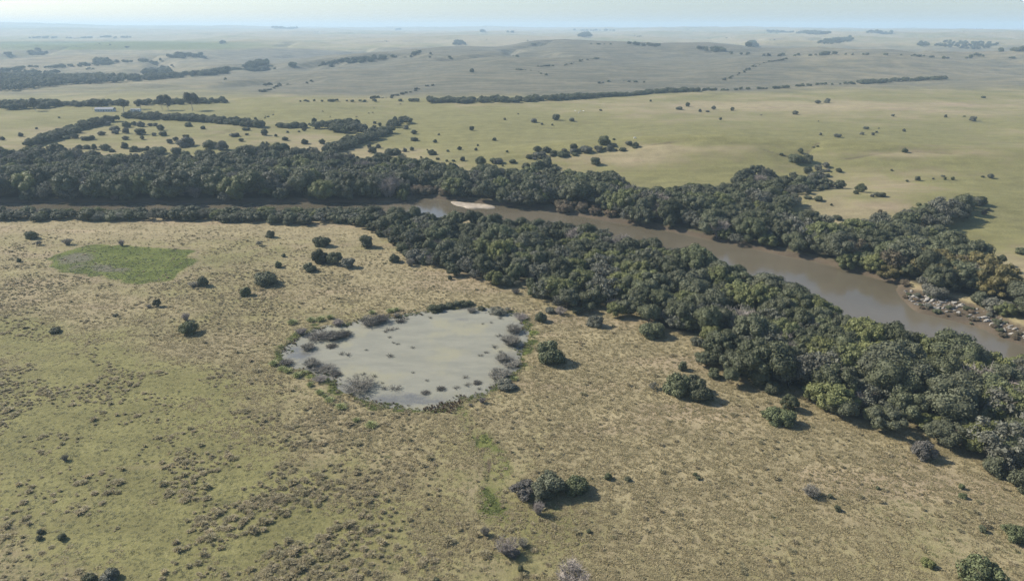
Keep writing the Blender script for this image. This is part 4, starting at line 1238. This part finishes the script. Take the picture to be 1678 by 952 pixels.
NB = [
    (52, 391, 18, 'dark bush left of the green marsh', 'dark', 'bush', .8), (63, 402, 13, 'small grey-green bush in front of the dark bush left of the marsh', 'grey', 'airy', .6),
    (31, 429, 9, 'tiny dark bush at the left tip of the green marsh', 'dark', 'bush', .7), (111, 401, 15, 'grey leafless shrub on the marsh upper left rim', 'twig', 'bare', .7),
    (200, 403, 13, 'pale leafless shrub on the back rim of the marsh', 'twig_pale', 'bare', .8), (333, 468, 22, 'dark bush just right of the marsh front corner', 'dark', 'bush', .7),
    (318, 470, 15, 'grey twiggy shrub touching the dark bush at the marsh corner', 'twig', 'bare', .6), (258, 502, 13, 'upright dark shrub in front of the green marsh', 'dark', 'tree', 1.1),
    (244, 504, 9, 'small grey shrub beside the upright shrub before the marsh', 'twig', 'bare', .6),
    (305, 525, 15, 'grey leafless shrub behind the feathery olive bush', 'twig_pale', 'bare', .9), (311, 545, 34, 'feathery olive bush alone on bare tan ground', 'feather', 'feather', .62),
    (91, 544, 18, 'low dark bush near the left edge below the marsh', 'dark', 'bush', .45), (189, 518, 8, 'small dark low bush between marsh and feathery bush', 'dark', 'bush', .5),
    (403, 484, 19, 'small olive bush left of the wide dark bush', 'feather', 'bush', .75), (436, 465, 37, 'wide dark bush standing alone between marsh and forest', 'dark', 'bush', .58),
    (508, 444, 23, 'dark bush left of the bush pair', 'dark', 'bush', .6), (525, 430, 30, 'large dark bush, left one of the pair near the forest', 'dark', 'bush', .75),
    (549, 432, 26, 'large dark bush, right one of the pair near the forest', 'dark', 'tree', .85), (571, 438, 28, 'grey-green bush right beside the bush pair', 'grey', 'bush', .55),
    (528, 403, 25, 'dark bush behind the bush pair', 'dark', 'bush', .72), (443, 389, 17, 'small dark bush on the straw pasture near the tree belt', 'dark', 'bush', .7),
    (426, 403, 12, 'small grey-green bush left of and behind the bush pair', 'grey', 'airy', .75), (456, 438, 13, 'small olive bush behind the wide dark bush', 'feather', 'bush', .8),
    (465, 421, 8, 'tiny dark bush left of the bush pair', 'dark', 'bush', .7), (601, 405, 27, 'dark round bush just before the forest corner', 'dark', 'bush', .75),
    (646, 429, 19, 'dark bush between forest edge and straw pasture', 'dark', 'bush', .7), (673, 436, 17, 'grey shrub touching the forest edge behind the pond', 'twig', 'bare', .75),
    (737, 458, 9, 'tiny dark bush on straw grass beside the forest bulge', 'dark', 'bush', .8), (886, 526, 21, 'bush between pond corner and forest corner', 'dark', 'bush', .75),
    (975, 534, 29, 'grey-green bush on dry grass before the forest edge', 'grey', 'bush', .65), (1069, 551, 36, 'dark bush with long shadow close to the forest edge', 'dark', 'bush', .72),
    (1010, 519, 32, 'light green small tree at the forest edge', 'olive', 'tree', .8), (902, 591, 52, 'large dark round bush alone right of the pond', 'dark', 'bush', .66),
    (1108, 645, 48, 'left big bush of the dark thicket beside the forest', 'dark', 'bush', .8), (1145, 652, 46, 'right big bush of the dark thicket beside the forest', 'dark', 'bush', .72),
    (1128, 640, 34, 'middle bush at the back of the dark thicket', 'dark', 'tree', .95),
    (1118, 606, 18, 'small dark bush behind the dark thicket', 'dark', 'bush', .8), (1071, 637, 16, 'small sage bush left of the dark thicket', 'grey', 'airy', .7),
    (1292, 671, 26, 'narrow dark tree standing just off the forest edge', 'dark', 'tree', 1.1), (1278, 692, 44, 'round olive bush below the narrow dark tree', 'feather', 'bush', .62),
    (1253, 682, 18, 'small olive shrub left of the round olive bush', 'feather', 'bush', .5), (1513, 749, 41, 'dark grey-purple bush with long shadow near the right forest', 'twig_dark', 'feather', .78),
    (1328, 812, 35, 'grey-blue twiggy shrub alone on the right pasture', 'twig', 'bare', .5), (1603, 962, 74, 'big feathery green bush at the bottom right', 'feather', 'feather', .78),
    (1660, 882, 44, 'olive bush above the big feathery bush', 'feather', 'feather', .6), (1609, 870, 15, 'small dark bush left of the olive bush on the right', 'dark', 'bush', .7),
    (1520, 926, 19, 'small green bush left of the big feathery bush', 'olive', 'bush', .7), (1372, 836, 13, 'small dark bush right of the grey-blue twiggy shrub', 'dark', 'bush', .7),
    (1360, 815, 11, 'tiny dark bush just behind the small dark bush on the right', 'dark', 'bush', .6), (1438, 801, 9, 'tiny dark bush in rough tussocks on the right pasture', 'dark', 'bush', .6),
    (1575, 800, 12, 'small olive bush in grass below the forest corner', 'feather', 'bush', .7), (1577, 815, 14, 'low olive bush below the small olive bush', 'feather', 'bush', .6),
    (858, 812, 50, 'grey bush at the left end of the foreground thicket', 'twig_dark', 'feather', .55), (902, 806, 62, 'dark green bush in the middle of the foreground thicket', 'dark', 'bush', .52),
    (884, 818, 46, 'low dark bush at the front of the foreground thicket', 'dark', 'bush', .6), (942, 804, 50, 'green bush at the right end of the foreground thicket', 'feather', 'bush', .5),
    (882, 842, 22, 'pinkish leafless shrub below the foreground thicket', 'twig_pale', 'bare', 1.1), (795, 876, 18, 'dark grey shrub beside the lower end of the runnel', 'twig', 'bare', .85),
    (830, 906, 32, 'pale grey leafless shrub near the bottom middle', 'twig_pale', 'bare', .85), (857, 895, 16, 'small leafless shrub right of the pale grey one', 'twig', 'bare', .9),
    (842, 910, 26, 'dark low bush under the pale leafless shrub', 'twig_dark', 'bush', .5), (938, 962, 54, 'pale leafless tree at the bottom edge', 'twig_pale', 'baretree', .95),
    (996, 784, 15, 'small dark bush right of the foreground thicket', 'dark', 'bush', .7), (1028, 787, 12, 'tiny dark bush right of the small dark bush', 'dark', 'bush', .6),
    (965, 872, 10, 'tiny dark bush on straw grass below the thicket', 'dark', 'bush', .6), (1144, 785, 9, 'tiny dark bush on the bare right pasture', 'dark', 'bush', .6),
    (1139, 779, 9, 'tiny olive bush touching the tiny dark bush', 'feather', 'bush', .6), (107, 754, 13, 'small grey leafless shrub in the left tussocks', 'twig', 'bare', .8),
    (67, 873, 12, 'small dark bush, upper of two at the lower left', 'dark', 'bush', .6), (64, 883, 12, 'small dark bush, lower of two at the lower left', 'dark', 'bush', .6),
    (102, 883, 16, 'dark bush right of the two small ones at the lower left', 'dark', 'bush', .6), (182, 949, 32, 'grey-green bush cut by the bottom edge at the left', 'grey', 'bush', .55),
    (147, 950, 20, 'small dark bush at the bottom edge on the left', 'dark', 'bush', .55), (853, 935, 12, 'tiny dark bush beside the leafless tree', 'dark', 'bush', .9),
    (715, 953, 14, 'tiny dark bush at the bottom edge in the middle', 'dark', 'bush', .6),
    (871, 462, 14, 'grey leafless shrub at the notch of the forest edge', 'twig', 'bare', 1.1), (845, 481, 13, 'small dark shrub in front of the forest notch', 'twig_dark', 'bare', .6)]
for px, py, w, lab, mk, sh, tl in NB:
    near_bush(px, py, w, lab, mk, sh, tl)

# pond shrubs: grey leafless bushes standing in and round the scum
PS = [
    (520, 556, 34, 'left part of the large grey thicket in the back left of the pond', 'twig_dark', 'bare', .45), (546, 557, 42, 'middle of the large grey thicket in the back left of the pond', 'twig_dark', 'bare', .42),
    (565, 552, 30, 'right end of the large grey thicket in the back left of the pond', 'twig_dark', 'bare', .45), (505, 574, 30, 'grey shrub in the water at the left end of the pond', 'twig', 'bare', .5),
    (543, 570, 22, 'low grey shrub in front of the large pond thicket', 'twig_dark', 'bare', .35), (511, 602, 38, 'grey shrub at the front left margin of the pond', 'twig', 'bare', .5),
    (532, 609, 32, 'second grey shrub along the front left margin of the pond', 'twig', 'bare', .45), (550, 616, 26, 'third grey shrub along the front left margin of the pond', 'twig_dark', 'bare', .4),
    (587, 638, 50, 'largest grey leafless shrub standing in the front of the pond', 'twig', 'bare', .42), (525, 625, 20, 'pale grey shrub on the bank left of the pond', 'twig_pale', 'bare', .6),
    (470, 597, 26, 'dark grey shrub at the left tip of the pond', 'twig_dark', 'bare', .4), (494, 548, 24, 'pale grey shrub on the back left bank of the pond', 'twig_pale', 'bare', .6),
    (554, 534, 24, 'pale grey shrub behind the large pond thicket', 'twig_pale', 'bare', .6), (608, 533, 40, 'wide grey shrub on the back bank of the pond', 'twig', 'bare', .45),
    (624, 529, 32, 'dark grey shrub right of the wide one on the back bank', 'twig_dark', 'bare', .55), (650, 520, 14, 'small grey shrub on the back bank above the pond bay', 'twig', 'bare', .7),
    (656, 529, 15, 'small dark shrub in the pond bay', 'twig_dark', 'bare', .6), (818, 621, 48, 'wide grey shrub at the front right margin of the pond', 'twig', 'bare', .45),
    (824, 594, 34, 'grey shrub standing in water at the right of the pond', 'twig', 'bare', .6), (838, 600, 28, 'grey shrub right of the shrub standing in the right water', 'twig', 'bare', .5),
    (842, 546, 36, 'upper grey shrub along the right margin of the pond', 'twig', 'bare', .5), (838, 567, 42, 'lower grey shrub along the right margin of the pond', 'twig', 'bare', .55),
    (713, 511, 30, 'dark green bush on the back bank of the pond', 'dark', 'bush', .5), (773, 513, 20, 'grey shrub on the back right bank of the pond', 'twig', 'bare', .6),
    (789, 509, 16, 'dark shrub on the back right bank of the pond', 'dark', 'bush', .6), (820, 514, 34, 'pale grey-green bush at the back right corner of the pond', 'grey', 'airy', .45),
    (854, 524, 22, 'pale shrub at the right back corner of the pond', 'twig_pale', 'bare', .6), (830, 634, 38, 'grey-green bush on the bank at the front right of the pond', 'grey', 'bush', .45),
    (790, 660, 14, 'pinkish leafless shrub on the bank below the pond', 'twig_pale', 'bare', .9), (771, 665, 9, 'tiny dark shrub on the green bank below the pond', 'twig_dark', 'bare', .6),
    (698, 646, 18, 'small dark grey shrub in the water near the front shore', 'twig_dark', 'bare', .45), (722, 640, 18, 'second small dark grey shrub in the water near the front shore', 'twig_dark', 'bare', .5),
    (782, 630, 20, 'low grey shrub in the water near the right front shore', 'twig_dark', 'bare', .4)]
for px, py, w, lab, mk, sh, tl in PS:
    near_bush(px, py, w, lab, mk, sh, tl * .78, 'shrubs in and around the pond', 'pond_bush' if sh in ('bush', 'airy') else 'pond_shrub')
for i, (px, py, w) in enumerate([(724, 505, 16), (736, 503, 16), (748, 501, 16), (760, 500, 16), (770, 499, 14)]):
    near_bush(px, py, w, 'low dark bush of the row on the pond back bank, %s from the left' % ORD[i], 'dark', 'bush', .5, 'row of low bushes behind the pond', 'pond_bush')
LOWS = [(595, 616, 11), (613, 619, 11), (629, 639, 13), (647, 640, 22), (748, 638, 12), (762, 621, 13), (766, 633, 14), (639, 543, 16), (632, 546, 12), (639, 555, 9), (650, 541, 9), (645, 564, 8),
        (652, 566, 8), (639, 586, 14), (705, 523, 9), (819, 524, 11), (817, 553, 12), (668, 525, 8), (806, 517, 10), (791, 533, 7), (805, 531, 8), (560, 582, 12), (570, 584, 14), (700, 626, 8),
        (810, 571, 14), (787, 585, 10), (797, 580, 9), (600, 576, 8), (676, 572, 8), (627, 630, 8), (820, 579, 10), (785, 640, 10), (677, 613, 8)]
LOWS.sort()
for i, (px, py, w) in enumerate(LOWS):
    x, y, z, wm = metres(px, py, w)
    o = obj('water_snag', TWIG_LOW[i % 2], None, (x, y, -0.30), rb_.uniform(0, 6.28), (wm / 2.2, wm / 2.2, wm * .38), M['twig_dark'])
    tag(o, 'low dark snag poking out of the pond scum, %s from the left' % ORD[i], 'snag', 'dead snags in the pond')
SED = [(479, 530, 19), (510, 526, 18), (525, 525, 20), (541, 522, 18), (610, 514, 16), (640, 511, 17), (650, 509, 15), (448, 598, 21), (462, 606, 16), (471, 610, 18), (487, 617, 22), (508, 632, 17),
       (524, 645, 20), (540, 657, 19), (532, 650, 14), (559, 668, 21), (584, 690, 17), (608, 698, 22), (497, 612, 14), (842, 622, 16)]
SED.sort()
for i, (px, py, w) in enumerate(SED):
    x, y, z, wm = metres(px, py, w)
    o = obj('sedge_clump', SEDGE[i % 2], None, (x, y, z - .05), rb_.uniform(0, 6.28), (wm * .62, wm * .62, wm * .55))
    tag(o, 'pale green sedge clump on the bank of the scum pond, %s from the left' % ORD[i], 'sedge', 'pale green sedge clumps round the pond')

# ------------------------------------------------------------------ tussocks and grass of the near pasture
g = np.random.default_rng(404)
def pasture_points(n, ylo=92.0, yhi=372.0, bias=1.0):
    u = g.random(n)
    y = (ylo ** (2 - bias) + u * (yhi ** (2 - bias) - ylo ** (2 - bias))) ** (1 / (2 - bias)) if bias != 2 else ylo * (yhi / ylo) ** u
    half = (y * math.cos(TH) + H * math.sin(TH)) * 0.80 + 4
    x = g.uniform(-1, 1, n) * half
    ok = (sdist(POND, x, y) > 1.0)
    ok &= (sdist(FOREST_NEAR, x, y) > -5.0) & ~inside(RIVER, x, y)
    px, py, _ = proj(x, y, 0)
    # south of the forest only
    front = np.array([(-420, 365), (0, 363), (200, 361), (420, 365), (560, 366), (600, 377), (690, 434), (760, 461), (866, 471), (905, 519), (1000, 513), (1062, 545), (1132, 560),
                      (1180, 630), (1282, 646), (1348, 692), (1460, 711), (1510, 706), (1602, 747), (1640, 796), (1900, 900)])
    ok &= py > np.interp(px, front[:, 0], front[:, 1]) - 30
    return x[ok], y[ok], px[ok], py[ok]

x, y, px, py = pasture_points(120000)
f1 = fbm(x, y, 11, 81, 3); f2 = fbm(x, y, 34, 82, 3)
left = 1 - smooth(420, 820, px)
dens = smooth(.35, .58, f1) * (0.25 + 0.75 * smooth(.38, .6, f2)) * (0.20 + 0.80 * left)
dens *= 1 - 0.85 * np.exp(-((px - 340) / 130) ** 2 - ((py - 575) / 26) ** 2)
dens *= smooth(372, 415, py)
dens *= 1 - (sdist(MARSH, x, y) < 2)
dens *= 0.55 + 0.45 * np.exp(-((px - 420) / 220) ** 2 - ((py - 880) / 110) ** 2) + 0.3 * (py < 700) * left
dens = dens + .055 * smooth(372, 430, py) * (f1 > .45)
keep = g.random(len(x)) < np.clip(dens, 0, 1) * 0.62
x, y, px, py = x[keep], y[keep], px[keep], py[keep]
z = height(x, y)
sz = np.exp(g.normal(-0.30, 0.34, len(x))) * (0.85 + 0.35 * np.exp(-((px - 420) / 300) ** 2 - ((py - 880) / 140) ** 2))
sz = np.clip(sz * .90, .38, 1.7)
app = np.where((px > 8) & (px < 1670) & (py < 948), sz / np.hypot(y, H), 0)
idx = np.argsort(-app)[:290]
one = np.zeros(len(x), bool); one[idx] = True
tuss = []
for i in sorted(idx, key=lambda i: (round(py[i] / 30), px[i])):
    o = obj('tussock', TUSSOCK[i % 3], None, (x[i], y[i], z[i] - .04), g.uniform(0, 6.28), (sz[i], sz[i], sz[i] * g.uniform(.75, 1.05)))
    tuss.append((o, px[i], py[i], sz[i]))
zones = {}
for o, a, b, q in tuss:
    side = 'far left' if a < 190 else 'left' if a < 380 else 'left middle' if a < 570 else 'middle' if a < 800 else 'right middle' if a < 1100 else 'right'
    row = 'along the bottom' if b > 900 else 'above the bottom row' if b > 840 else 'midway up the pasture' if b > 740 else 'level with the pond foot' if b > 640 else 'beside the pond'
    zones.setdefault((row, side), []).append((a, o))
for (row, side), mem in zones.items():
    mem.sort(key=lambda m: m[0])
    for q, (a, o) in enumerate(mem):
        wh = '%s, %s' % (row, side)
        tag(o, ('shaggy tussock ' + wh) if len(mem) == 1 or q >= len(ORD) else '%s shaggy tussock from the left %s' % (ORD[q], wh + ' pasture'), 'tussock', 'big tussocks ' + wh)
m = ~one
n = m.sum()
TC = proto_set('tussocks', [(t, None) for t in TUSSOCK])
scatter('tussock_grass', TC, np.stack([x[m], y[m], z[m] - .04], 1), np.stack([sz[m], sz[m], sz[m] * g.uniform(.7, 1.05, n)], 1), np.stack([np.zeros(n), np.zeros(n), g.uniform(0, 6.28, n)], 1),
        g.integers(0, 3, n), 'countless smaller tussocks dotting the rough pasture', 'tussock grass')

GC = proto_set('pasture', [(t, None) for t in TUFT_STRAW + TUFT_GREEN + TUFT_LUSH + TUFT_GREY])
x, y, px, py = pasture_points(240000, bias=1.0)
zz = np.zeros(len(x))
gm, lush, dirt, mud, sand, floor = masks(x, y, zz)
f3 = fbm(x, y, 9, 91, 3)
isgreen = (gm + (f3 - .5) * 1.1 + g.normal(0, .12, len(x))) > .58
k = np.where(isgreen, g.integers(2, 4, len(x)), g.integers(0, 2, len(x)))
k = np.where(lush > .62, 4, k)
k = np.where((mud > .4) & (g.random(len(x)) < .35), 5, k)
p = 0.62 + 0.3 * smooth(.35, .6, fbm(x, y, 5, 95, 2))
p = np.where(isgreen, p * .45, p) * (1 - .65 * smooth(220, 330, y))
p = np.where(sand > .3, .1, p)
keep = g.random(len(x)) < p
x, y, k, px, py = x[keep], y[keep], k[keep], px[keep], py[keep]
z = height(x, y); n = len(x)
s = np.clip(np.exp(g.normal(-0.25, .3, n)), .4, 1.4) * np.where((k == 2) | (k == 3), .75, 1.0)
scatter('pasture_grass', GC, np.stack([x, y, z - .03], 1), np.stack([s, s, s * g.uniform(.22, .55, n)], 1), np.stack([np.zeros(n), np.zeros(n), g.uniform(0, 6.28, n)], 1), k,
        'dry straw grass and green grass covering the near pasture', 'grass')

# grey and green reeds fraying the pond margin
n7 = 40000
x = g.uniform(POND[:, 0].min() - 5, POND[:, 0].max() + 5, n7); y = g.uniform(POND[:, 1].min() - 5, POND[:, 1].max() + 5, n7)
dp7 = sdist(POND, x, y) + 5 * (fbm(x, y, 6, 58, 3) - .5)
keep = (g.random(n7) < .5 * np.exp(-((dp7 - .4) / 1.3) ** 2) * (.25 + .75 * (fbm(x, y, 9, 59, 2) > .48))) & (dp7 > -4.5)
x, y, dp7 = x[keep], y[keep], dp7[keep]; n = len(x)
MC = proto_set('margin', [(TUFT_GREY[0], None), (TUFT_LUSH[0], None), (TUFT_BROWN[0], None), (TUFT_GREEN[0], None)])
s7 = g.uniform(.5, 1.2, n)
k7 = np.where(dp7 < -.2, g.choice([0, 0, 1, 2], n), g.choice([0, 1, 1, 3, 3], n))
scatter('pond_reeds', MC, np.stack([x, y, np.maximum(height(x, y), -.3)], 1), np.stack([s7, s7, s7 * .8], 1), np.stack([np.zeros(n), np.zeros(n), g.uniform(0, 6.28, n)], 1), k7,
        'grey and green reeds fraying the margin of the pond', 'reeds')

# brown reeds at the pond foot
rp = poly_flat([(690, 668), (720, 660), (757, 654), (760, 664), (735, 678), (700, 676)])
x, y = fill(rp, 0.85, 15)
z = height(x, y); n = len(x)
RC = proto_set('reeds', [(TUFT_BROWN[0], None)])
scatter('brown_reeds', RC, np.stack([x, y, np.maximum(z, -.3)], 1), np.repeat(g.uniform(.5, 1.1, (n, 1)), 3, 1), np.stack([np.zeros(n), np.zeros(n), g.uniform(0, 6.28, n)], 1), np.zeros(n, int),
        'dark brown reed patch at the lower end of the pond', 'reeds')

# ------------------------------------------------------------------ sand bars and rocks
def sandbar(px_poly, top, label):
    p = chaikin(poly_flat(px_poly, WATER_Z), 3)
    p = p + (np.stack([fbm(p[:, 0], p[:, 1], 6, 3, 3), fbm(p[:, 0], p[:, 1], 6, 4, 3)], 1) - .5) * 4.0
    n = len(p); c = p.mean(0)
    rings = [(1.0, WATER_Z - .4), (.96, WATER_Z + top * .45), (.8, WATER_Z + top), (.45, WATER_Z + top * 1.1)]
    V = []
    gg = np.random.default_rng(n)
    for s, zz in rings:
        q = c + (p - c) * s
        V.append(np.concatenate([q, np.full((n, 1), zz) + gg.normal(0, .03, (n, 1))], 1))
    V = np.concatenate(V + [np.array([[c[0], c[1], WATER_Z + top * 1.1]])])
    Q = []
    for r in range(3):
        Q += [(r * n + i, r * n + (i + 1) % n, (r + 1) * n + (i + 1) % n, (r + 1) * n + i) for i in range(n)]
    T = [(3 * n + i, 3 * n + (i + 1) % n, 4 * n) for i in range(n)]
    me = mesh_np('sandbar', V, [np.array(Q), np.array(T)], [M['sand']], smooth_sh=True)
    tag(obj('sandbar', me), label, 'sandbar', kind='structure')
sandbar([(734, 330), (760, 332.5), (800, 336), (820, 340.5), (800, 343), (768, 342), (744, 337)], .45, 'pale sandbar in the bend of the river')
sandbar([(1354, 426), (1372, 429), (1394, 436), (1416, 446), (1402, 446), (1374, 436)], .75, 'narrow sand strip on the far river bank')

def rock_mesh(seed):
    v, f = ico()
    g2 = np.random.default_rng(seed)
    ax = rand_dirs(7)
    off = g2.uniform(.45, .8, 7)
    w = v.copy()
    for a_, o_ in zip(ax, off):                       # cut flat faces off a ball
        dd = w @ a_
        w = w - np.maximum(dd - o_, 0)[:, None] * a_
    w *= np.array([1.0, .62, .42])
    w += g2.normal(0, .012, w.shape)
    return mesh_np('rock', w, f, [M['rock']])
ROCKS = [rock_mesh(s) for s in range(6)]
rx, ry = fill(ROCKBAR, 1.75, 21, .48)
rpx, rpy, _ = proj(rx, ry, -1.6)
ok = (rpx < 1700) & (g.random(len(rx)) < .36 + .6 * (fbm(rx, ry, 9, 77, 2) > .47))
rx, ry, rpx, rpy = rx[ok], ry[ok], rpx[ok], rpy[ok]
o_ = np.argsort(rpx)
rk = {}
for j, i in enumerate(o_):
    dw = sdist(RIVER, rx[i:i + 1], ry[i:i + 1])[0]
    if dw < -1.5: continue
    s = float(np.clip(np.exp(g.normal(-.38, .45)), .28, 1.35))
    zr = float(height(rx[i], ry[i])[0])
    o = obj('rock', ROCKS[i % 6], None, (rx[i], ry[i], zr + .12 * s), g.uniform(-.5, .5) + .35, (s * 1.3, s, s))
    o.rotation_euler[0] = g.uniform(-.2, .2); o.rotation_euler[1] = g.uniform(-.25, .15)
    wh = 'at the water edge' if dw < 3.5 else 'in the brown scrub'
    sz_ = 'large' if s > 1.2 else 'small'
    sec = 'upstream end' if rpx[i] < 1540 else 'middle' if rpx[i] < 1620 else 'right end'
    rk.setdefault((sz_, wh, sec), []).append(o)
for (sz_, wh, sec), mem in rk.items():
    for q, o in enumerate(mem):
        tag(o, '%s %s pale rock from the left %s, %s' % (ORD[min(q, 34)], sz_, wh, sec), 'rock', 'pale rocks of the rocky far bank')
bx, by = fill(ROCKBAR, 3.4, 22, .48)
bz = height(bx, by); n = len(bx)
keep = (g.random(n) < .50 + .25 * (sdist(RIVER, bx, by) < 4.5))
bx, by, bz = bx[keep], by[keep], bz[keep]; n = len(bx)
hh = g.uniform(.6, 1.7, n)
scatter('bank_scrub', FCOLL, np.stack([bx, by, bz - .1], 1), np.stack([hh * 1.3, hh * 1.3, hh], 1), np.stack([np.zeros(n), np.zeros(n), g.uniform(0, 6.28, n)], 1),
        g.choice([13, 13, 13, 15, 12], n), 'brown scrub growing between the rocks of the far bank', 'scrub')

# ------------------------------------------------------------------ farmstead on the far pasture
GT = [(58, 182, 16, 19, 'tall gum tree alone at the left of the farmhouse'), (152, 181, 11, 15, 'slender gum tree at the left end of the farmhouse'), (166, 180, 12, 15, 'gum tree behind the farmhouse roof'),
      (203, 184, 21, 19, 'broad dark tree at the right end of the farmhouse'), (230, 179, 15, 14, 'rounded gum tree between house and tall gums'), (266, 181, 14, 22, 'left trunk of the twin tall gum trees'),
      (276, 181, 14, 23, 'right trunk of the twin tall gum trees'), (316, 182, 23, 27, 'tallest gum tree at the right of the farmstead')]
for i, (px, py, w, h, lab) in enumerate(GT):
    x, y, z, wm = metres(px, py, w)
    hm = wm * h / w
    r = plant('gum_tree', (x, y, z - .1), hm * 1.02, wm * 1.15, i * 1.3, GUMS[i % 2], M['gum'], GUMTRUNKS[i % 2])
    tag(r, lab, 'tree', 'gum trees round the farmhouse')

def box(w, d, h, z0=0.0, cx=0.0, cy=0.0):
    V = np.array([(sx * w / 2 + cx, sy * d / 2 + cy, z0 + zz * h) for zz in (0, 1) for sy in (-1, 1) for sx in (-1, 1)])
    F = np.array([(0, 2, 3, 1), (4, 5, 7, 6), (0, 1, 5, 4), (2, 6, 7, 3), (0, 4, 6, 2), (1, 3, 7, 5)])
    return V, F
def gable(w, d, h, z0, over=.5, th=.15):
    a, b = w / 2 + over, d / 2 + over
    top = [(-a, -b, z0), (a, -b, z0), (a, 0, z0 + h), (-a, 0, z0 + h), (a, b, z0), (-a, b, z0)]
    V = np.array(top + [(p[0], p[1], p[2] - th) for p in top])
    Fq = np.array([(0, 1, 2, 3), (3, 2, 4, 5), (7, 6, 9, 8), (8, 9, 11, 10), (0, 6, 7, 1), (4, 10, 11, 5), (1, 7, 8, 2), (2, 8, 10, 4), (3, 9, 6, 0), (5, 11, 9, 3)])
    return V, Fq
def house(name, px, py, wpx, depth, wall_h, roof_h, label, wallmat, rot, windows):
    x, y, z, w = metres(px, py, wpx)
    r = empty(name, (x, y, z), rot)
    obj('wall', mesh_np('wall', *box(w, depth, wall_h + .3, -.3), [wallmat]), r)
    V, F = gable(w, depth, roof_h, wall_h + .06)
    obj('roof', mesh_np('roof', V, F, [M['roof']]), r)
    me = mesh_np('window', *box(1.2, .1, 1.1), [M['glass']])
    fr = mesh_np('frame', *box(1.45, .07, 1.35, -.12), [M['shed']])
    for k in range(windows):
        xx = -w / 2 + w * (k + .5) / windows
        if k == windows // 2:
            obj('door', mesh_np('door', *box(1.0, .1, 2.1), [M['door']]), r, (xx, -depth / 2 - .03, 0))
        else:
            o = obj('window', me, r, (xx, -depth / 2 - .05, 1.1))
            obj('frame', fr, o, (0, .02, 0))
    return tag(r, label, 'house' if 'house' in name else 'shed')
house('farmhouse', 173, 183, 29, 8, 3.2, 1.8, 'long pale blue-white farmhouse under tall trees', M['wall'], .05, 7)
house('shed', 223, 183, 15, 5, 2.6, .9, 'low white shed right of the farmhouse', M['shed'], .1, 3)

# ------------------------------------------------------------------ grazing cattle, a few pixels each
def cow_mesh(mat):
    iv, jf = ico()
    parts = [(iv * np.array([.95, .36, .42]) + np.array([0, 0, 1.0]), jf), (iv * np.array([.30, .17, .20]) + np.array([1.28, 0, .85]), jf), (iv * np.array([.34, .16, .24]) + np.array([.95, 0, 1.05]), jf)]
    Vt, Ft = join(parts)
    q = [tube((sx, sy, 1.0), (sx, sy, 0), .11, .07, 6) for sx in (-.68, .62) for sy in (-.2, .2)] + [tube((-.92, 0, 1.2), (-1.05, 0, .6), .04, .03, 4)]
    Vq, Fq = join(q)
    return mesh_np('cow', np.concatenate([Vt, Vq]), [Ft, Fq + len(Vt)], [mat], smooth_sh=True)
CW_, CD_ = cow_mesh(M['cow_white']), cow_mesh(M['cow_dark'])
COWS = [(943, 183, 0, 'white cow, leftmost of the small white herd'), (948, 186, 0, 'white cow, nearest of the small white herd'), (951, 183, 0, 'white cow in the middle of the small white herd'),
        (956, 183.5, 0, 'white cow, rightmost of the small white herd'), (1040, 228, 0, 'white cow grazing near the gully head'), (1440, 212, 1, 'dark cow grazing on the upper right pasture'),
        (604, 187, 1, 'dark cow, left of a pair above the copses'), (611, 186, 1, 'dark cow, right of a pair above the copses'), (584, 193, 1, 'dark cow above the dark copse'),
        (541, 193, 1, 'dark cow above the short hedge'), (656, 172, 1, 'dark cow near the stream at the hill foot'), (613, 178, 1, 'dark cow grazing behind the pair'), (1247, 190, 1, 'dark cow on tan grass at the right'),
        (1341, 200, 1, 'dark cow below the grey bush at the upper right'), (529, 184, 1, 'dark cow grazing high on the left pasture')]
for i, (px, py, dk, lab) in enumerate(COWS):
    x, y, z, _ = metres(px, py, 3)
    tag(obj('cow', CD_ if dk else CW_, None, (x, y, z), rb_.uniform(0, 6.28), (1.1, 1.1, 1.1)), lab, 'cow', 'grazing cattle on the far pasture')

# ------------------------------------------------------------------ haze
def haze():
    lo, hi = GROUND_MIN - 1.0, GROUND_MAX + 26.0
    V, F = box(40000, 17500, hi - lo, lo, 0, 8000)
    m = bpy.data.materials.new('haze'); m.use_nodes = True
    n, l = m.node_tree.nodes, m.node_tree.links
    n.remove(n['Principled BSDF'])
    v = n.new('ShaderNodeVolumePrincipled')
    v.inputs['Color'].default_value = (0.60, 0.81, 1.0, 1)
    v.inputs['Density'].default_value = HAZE_DENSITY
    v.inputs['Anisotropy'].default_value = 0.1
    l.new(v.outputs[0], n['Material Output'].inputs['Volume'])
    o = obj('haze', mesh_np('haze', V, F, [m]))
    tag(o, 'thin blue haze filling the air over the land', 'haze', kind='stuff')
haze()
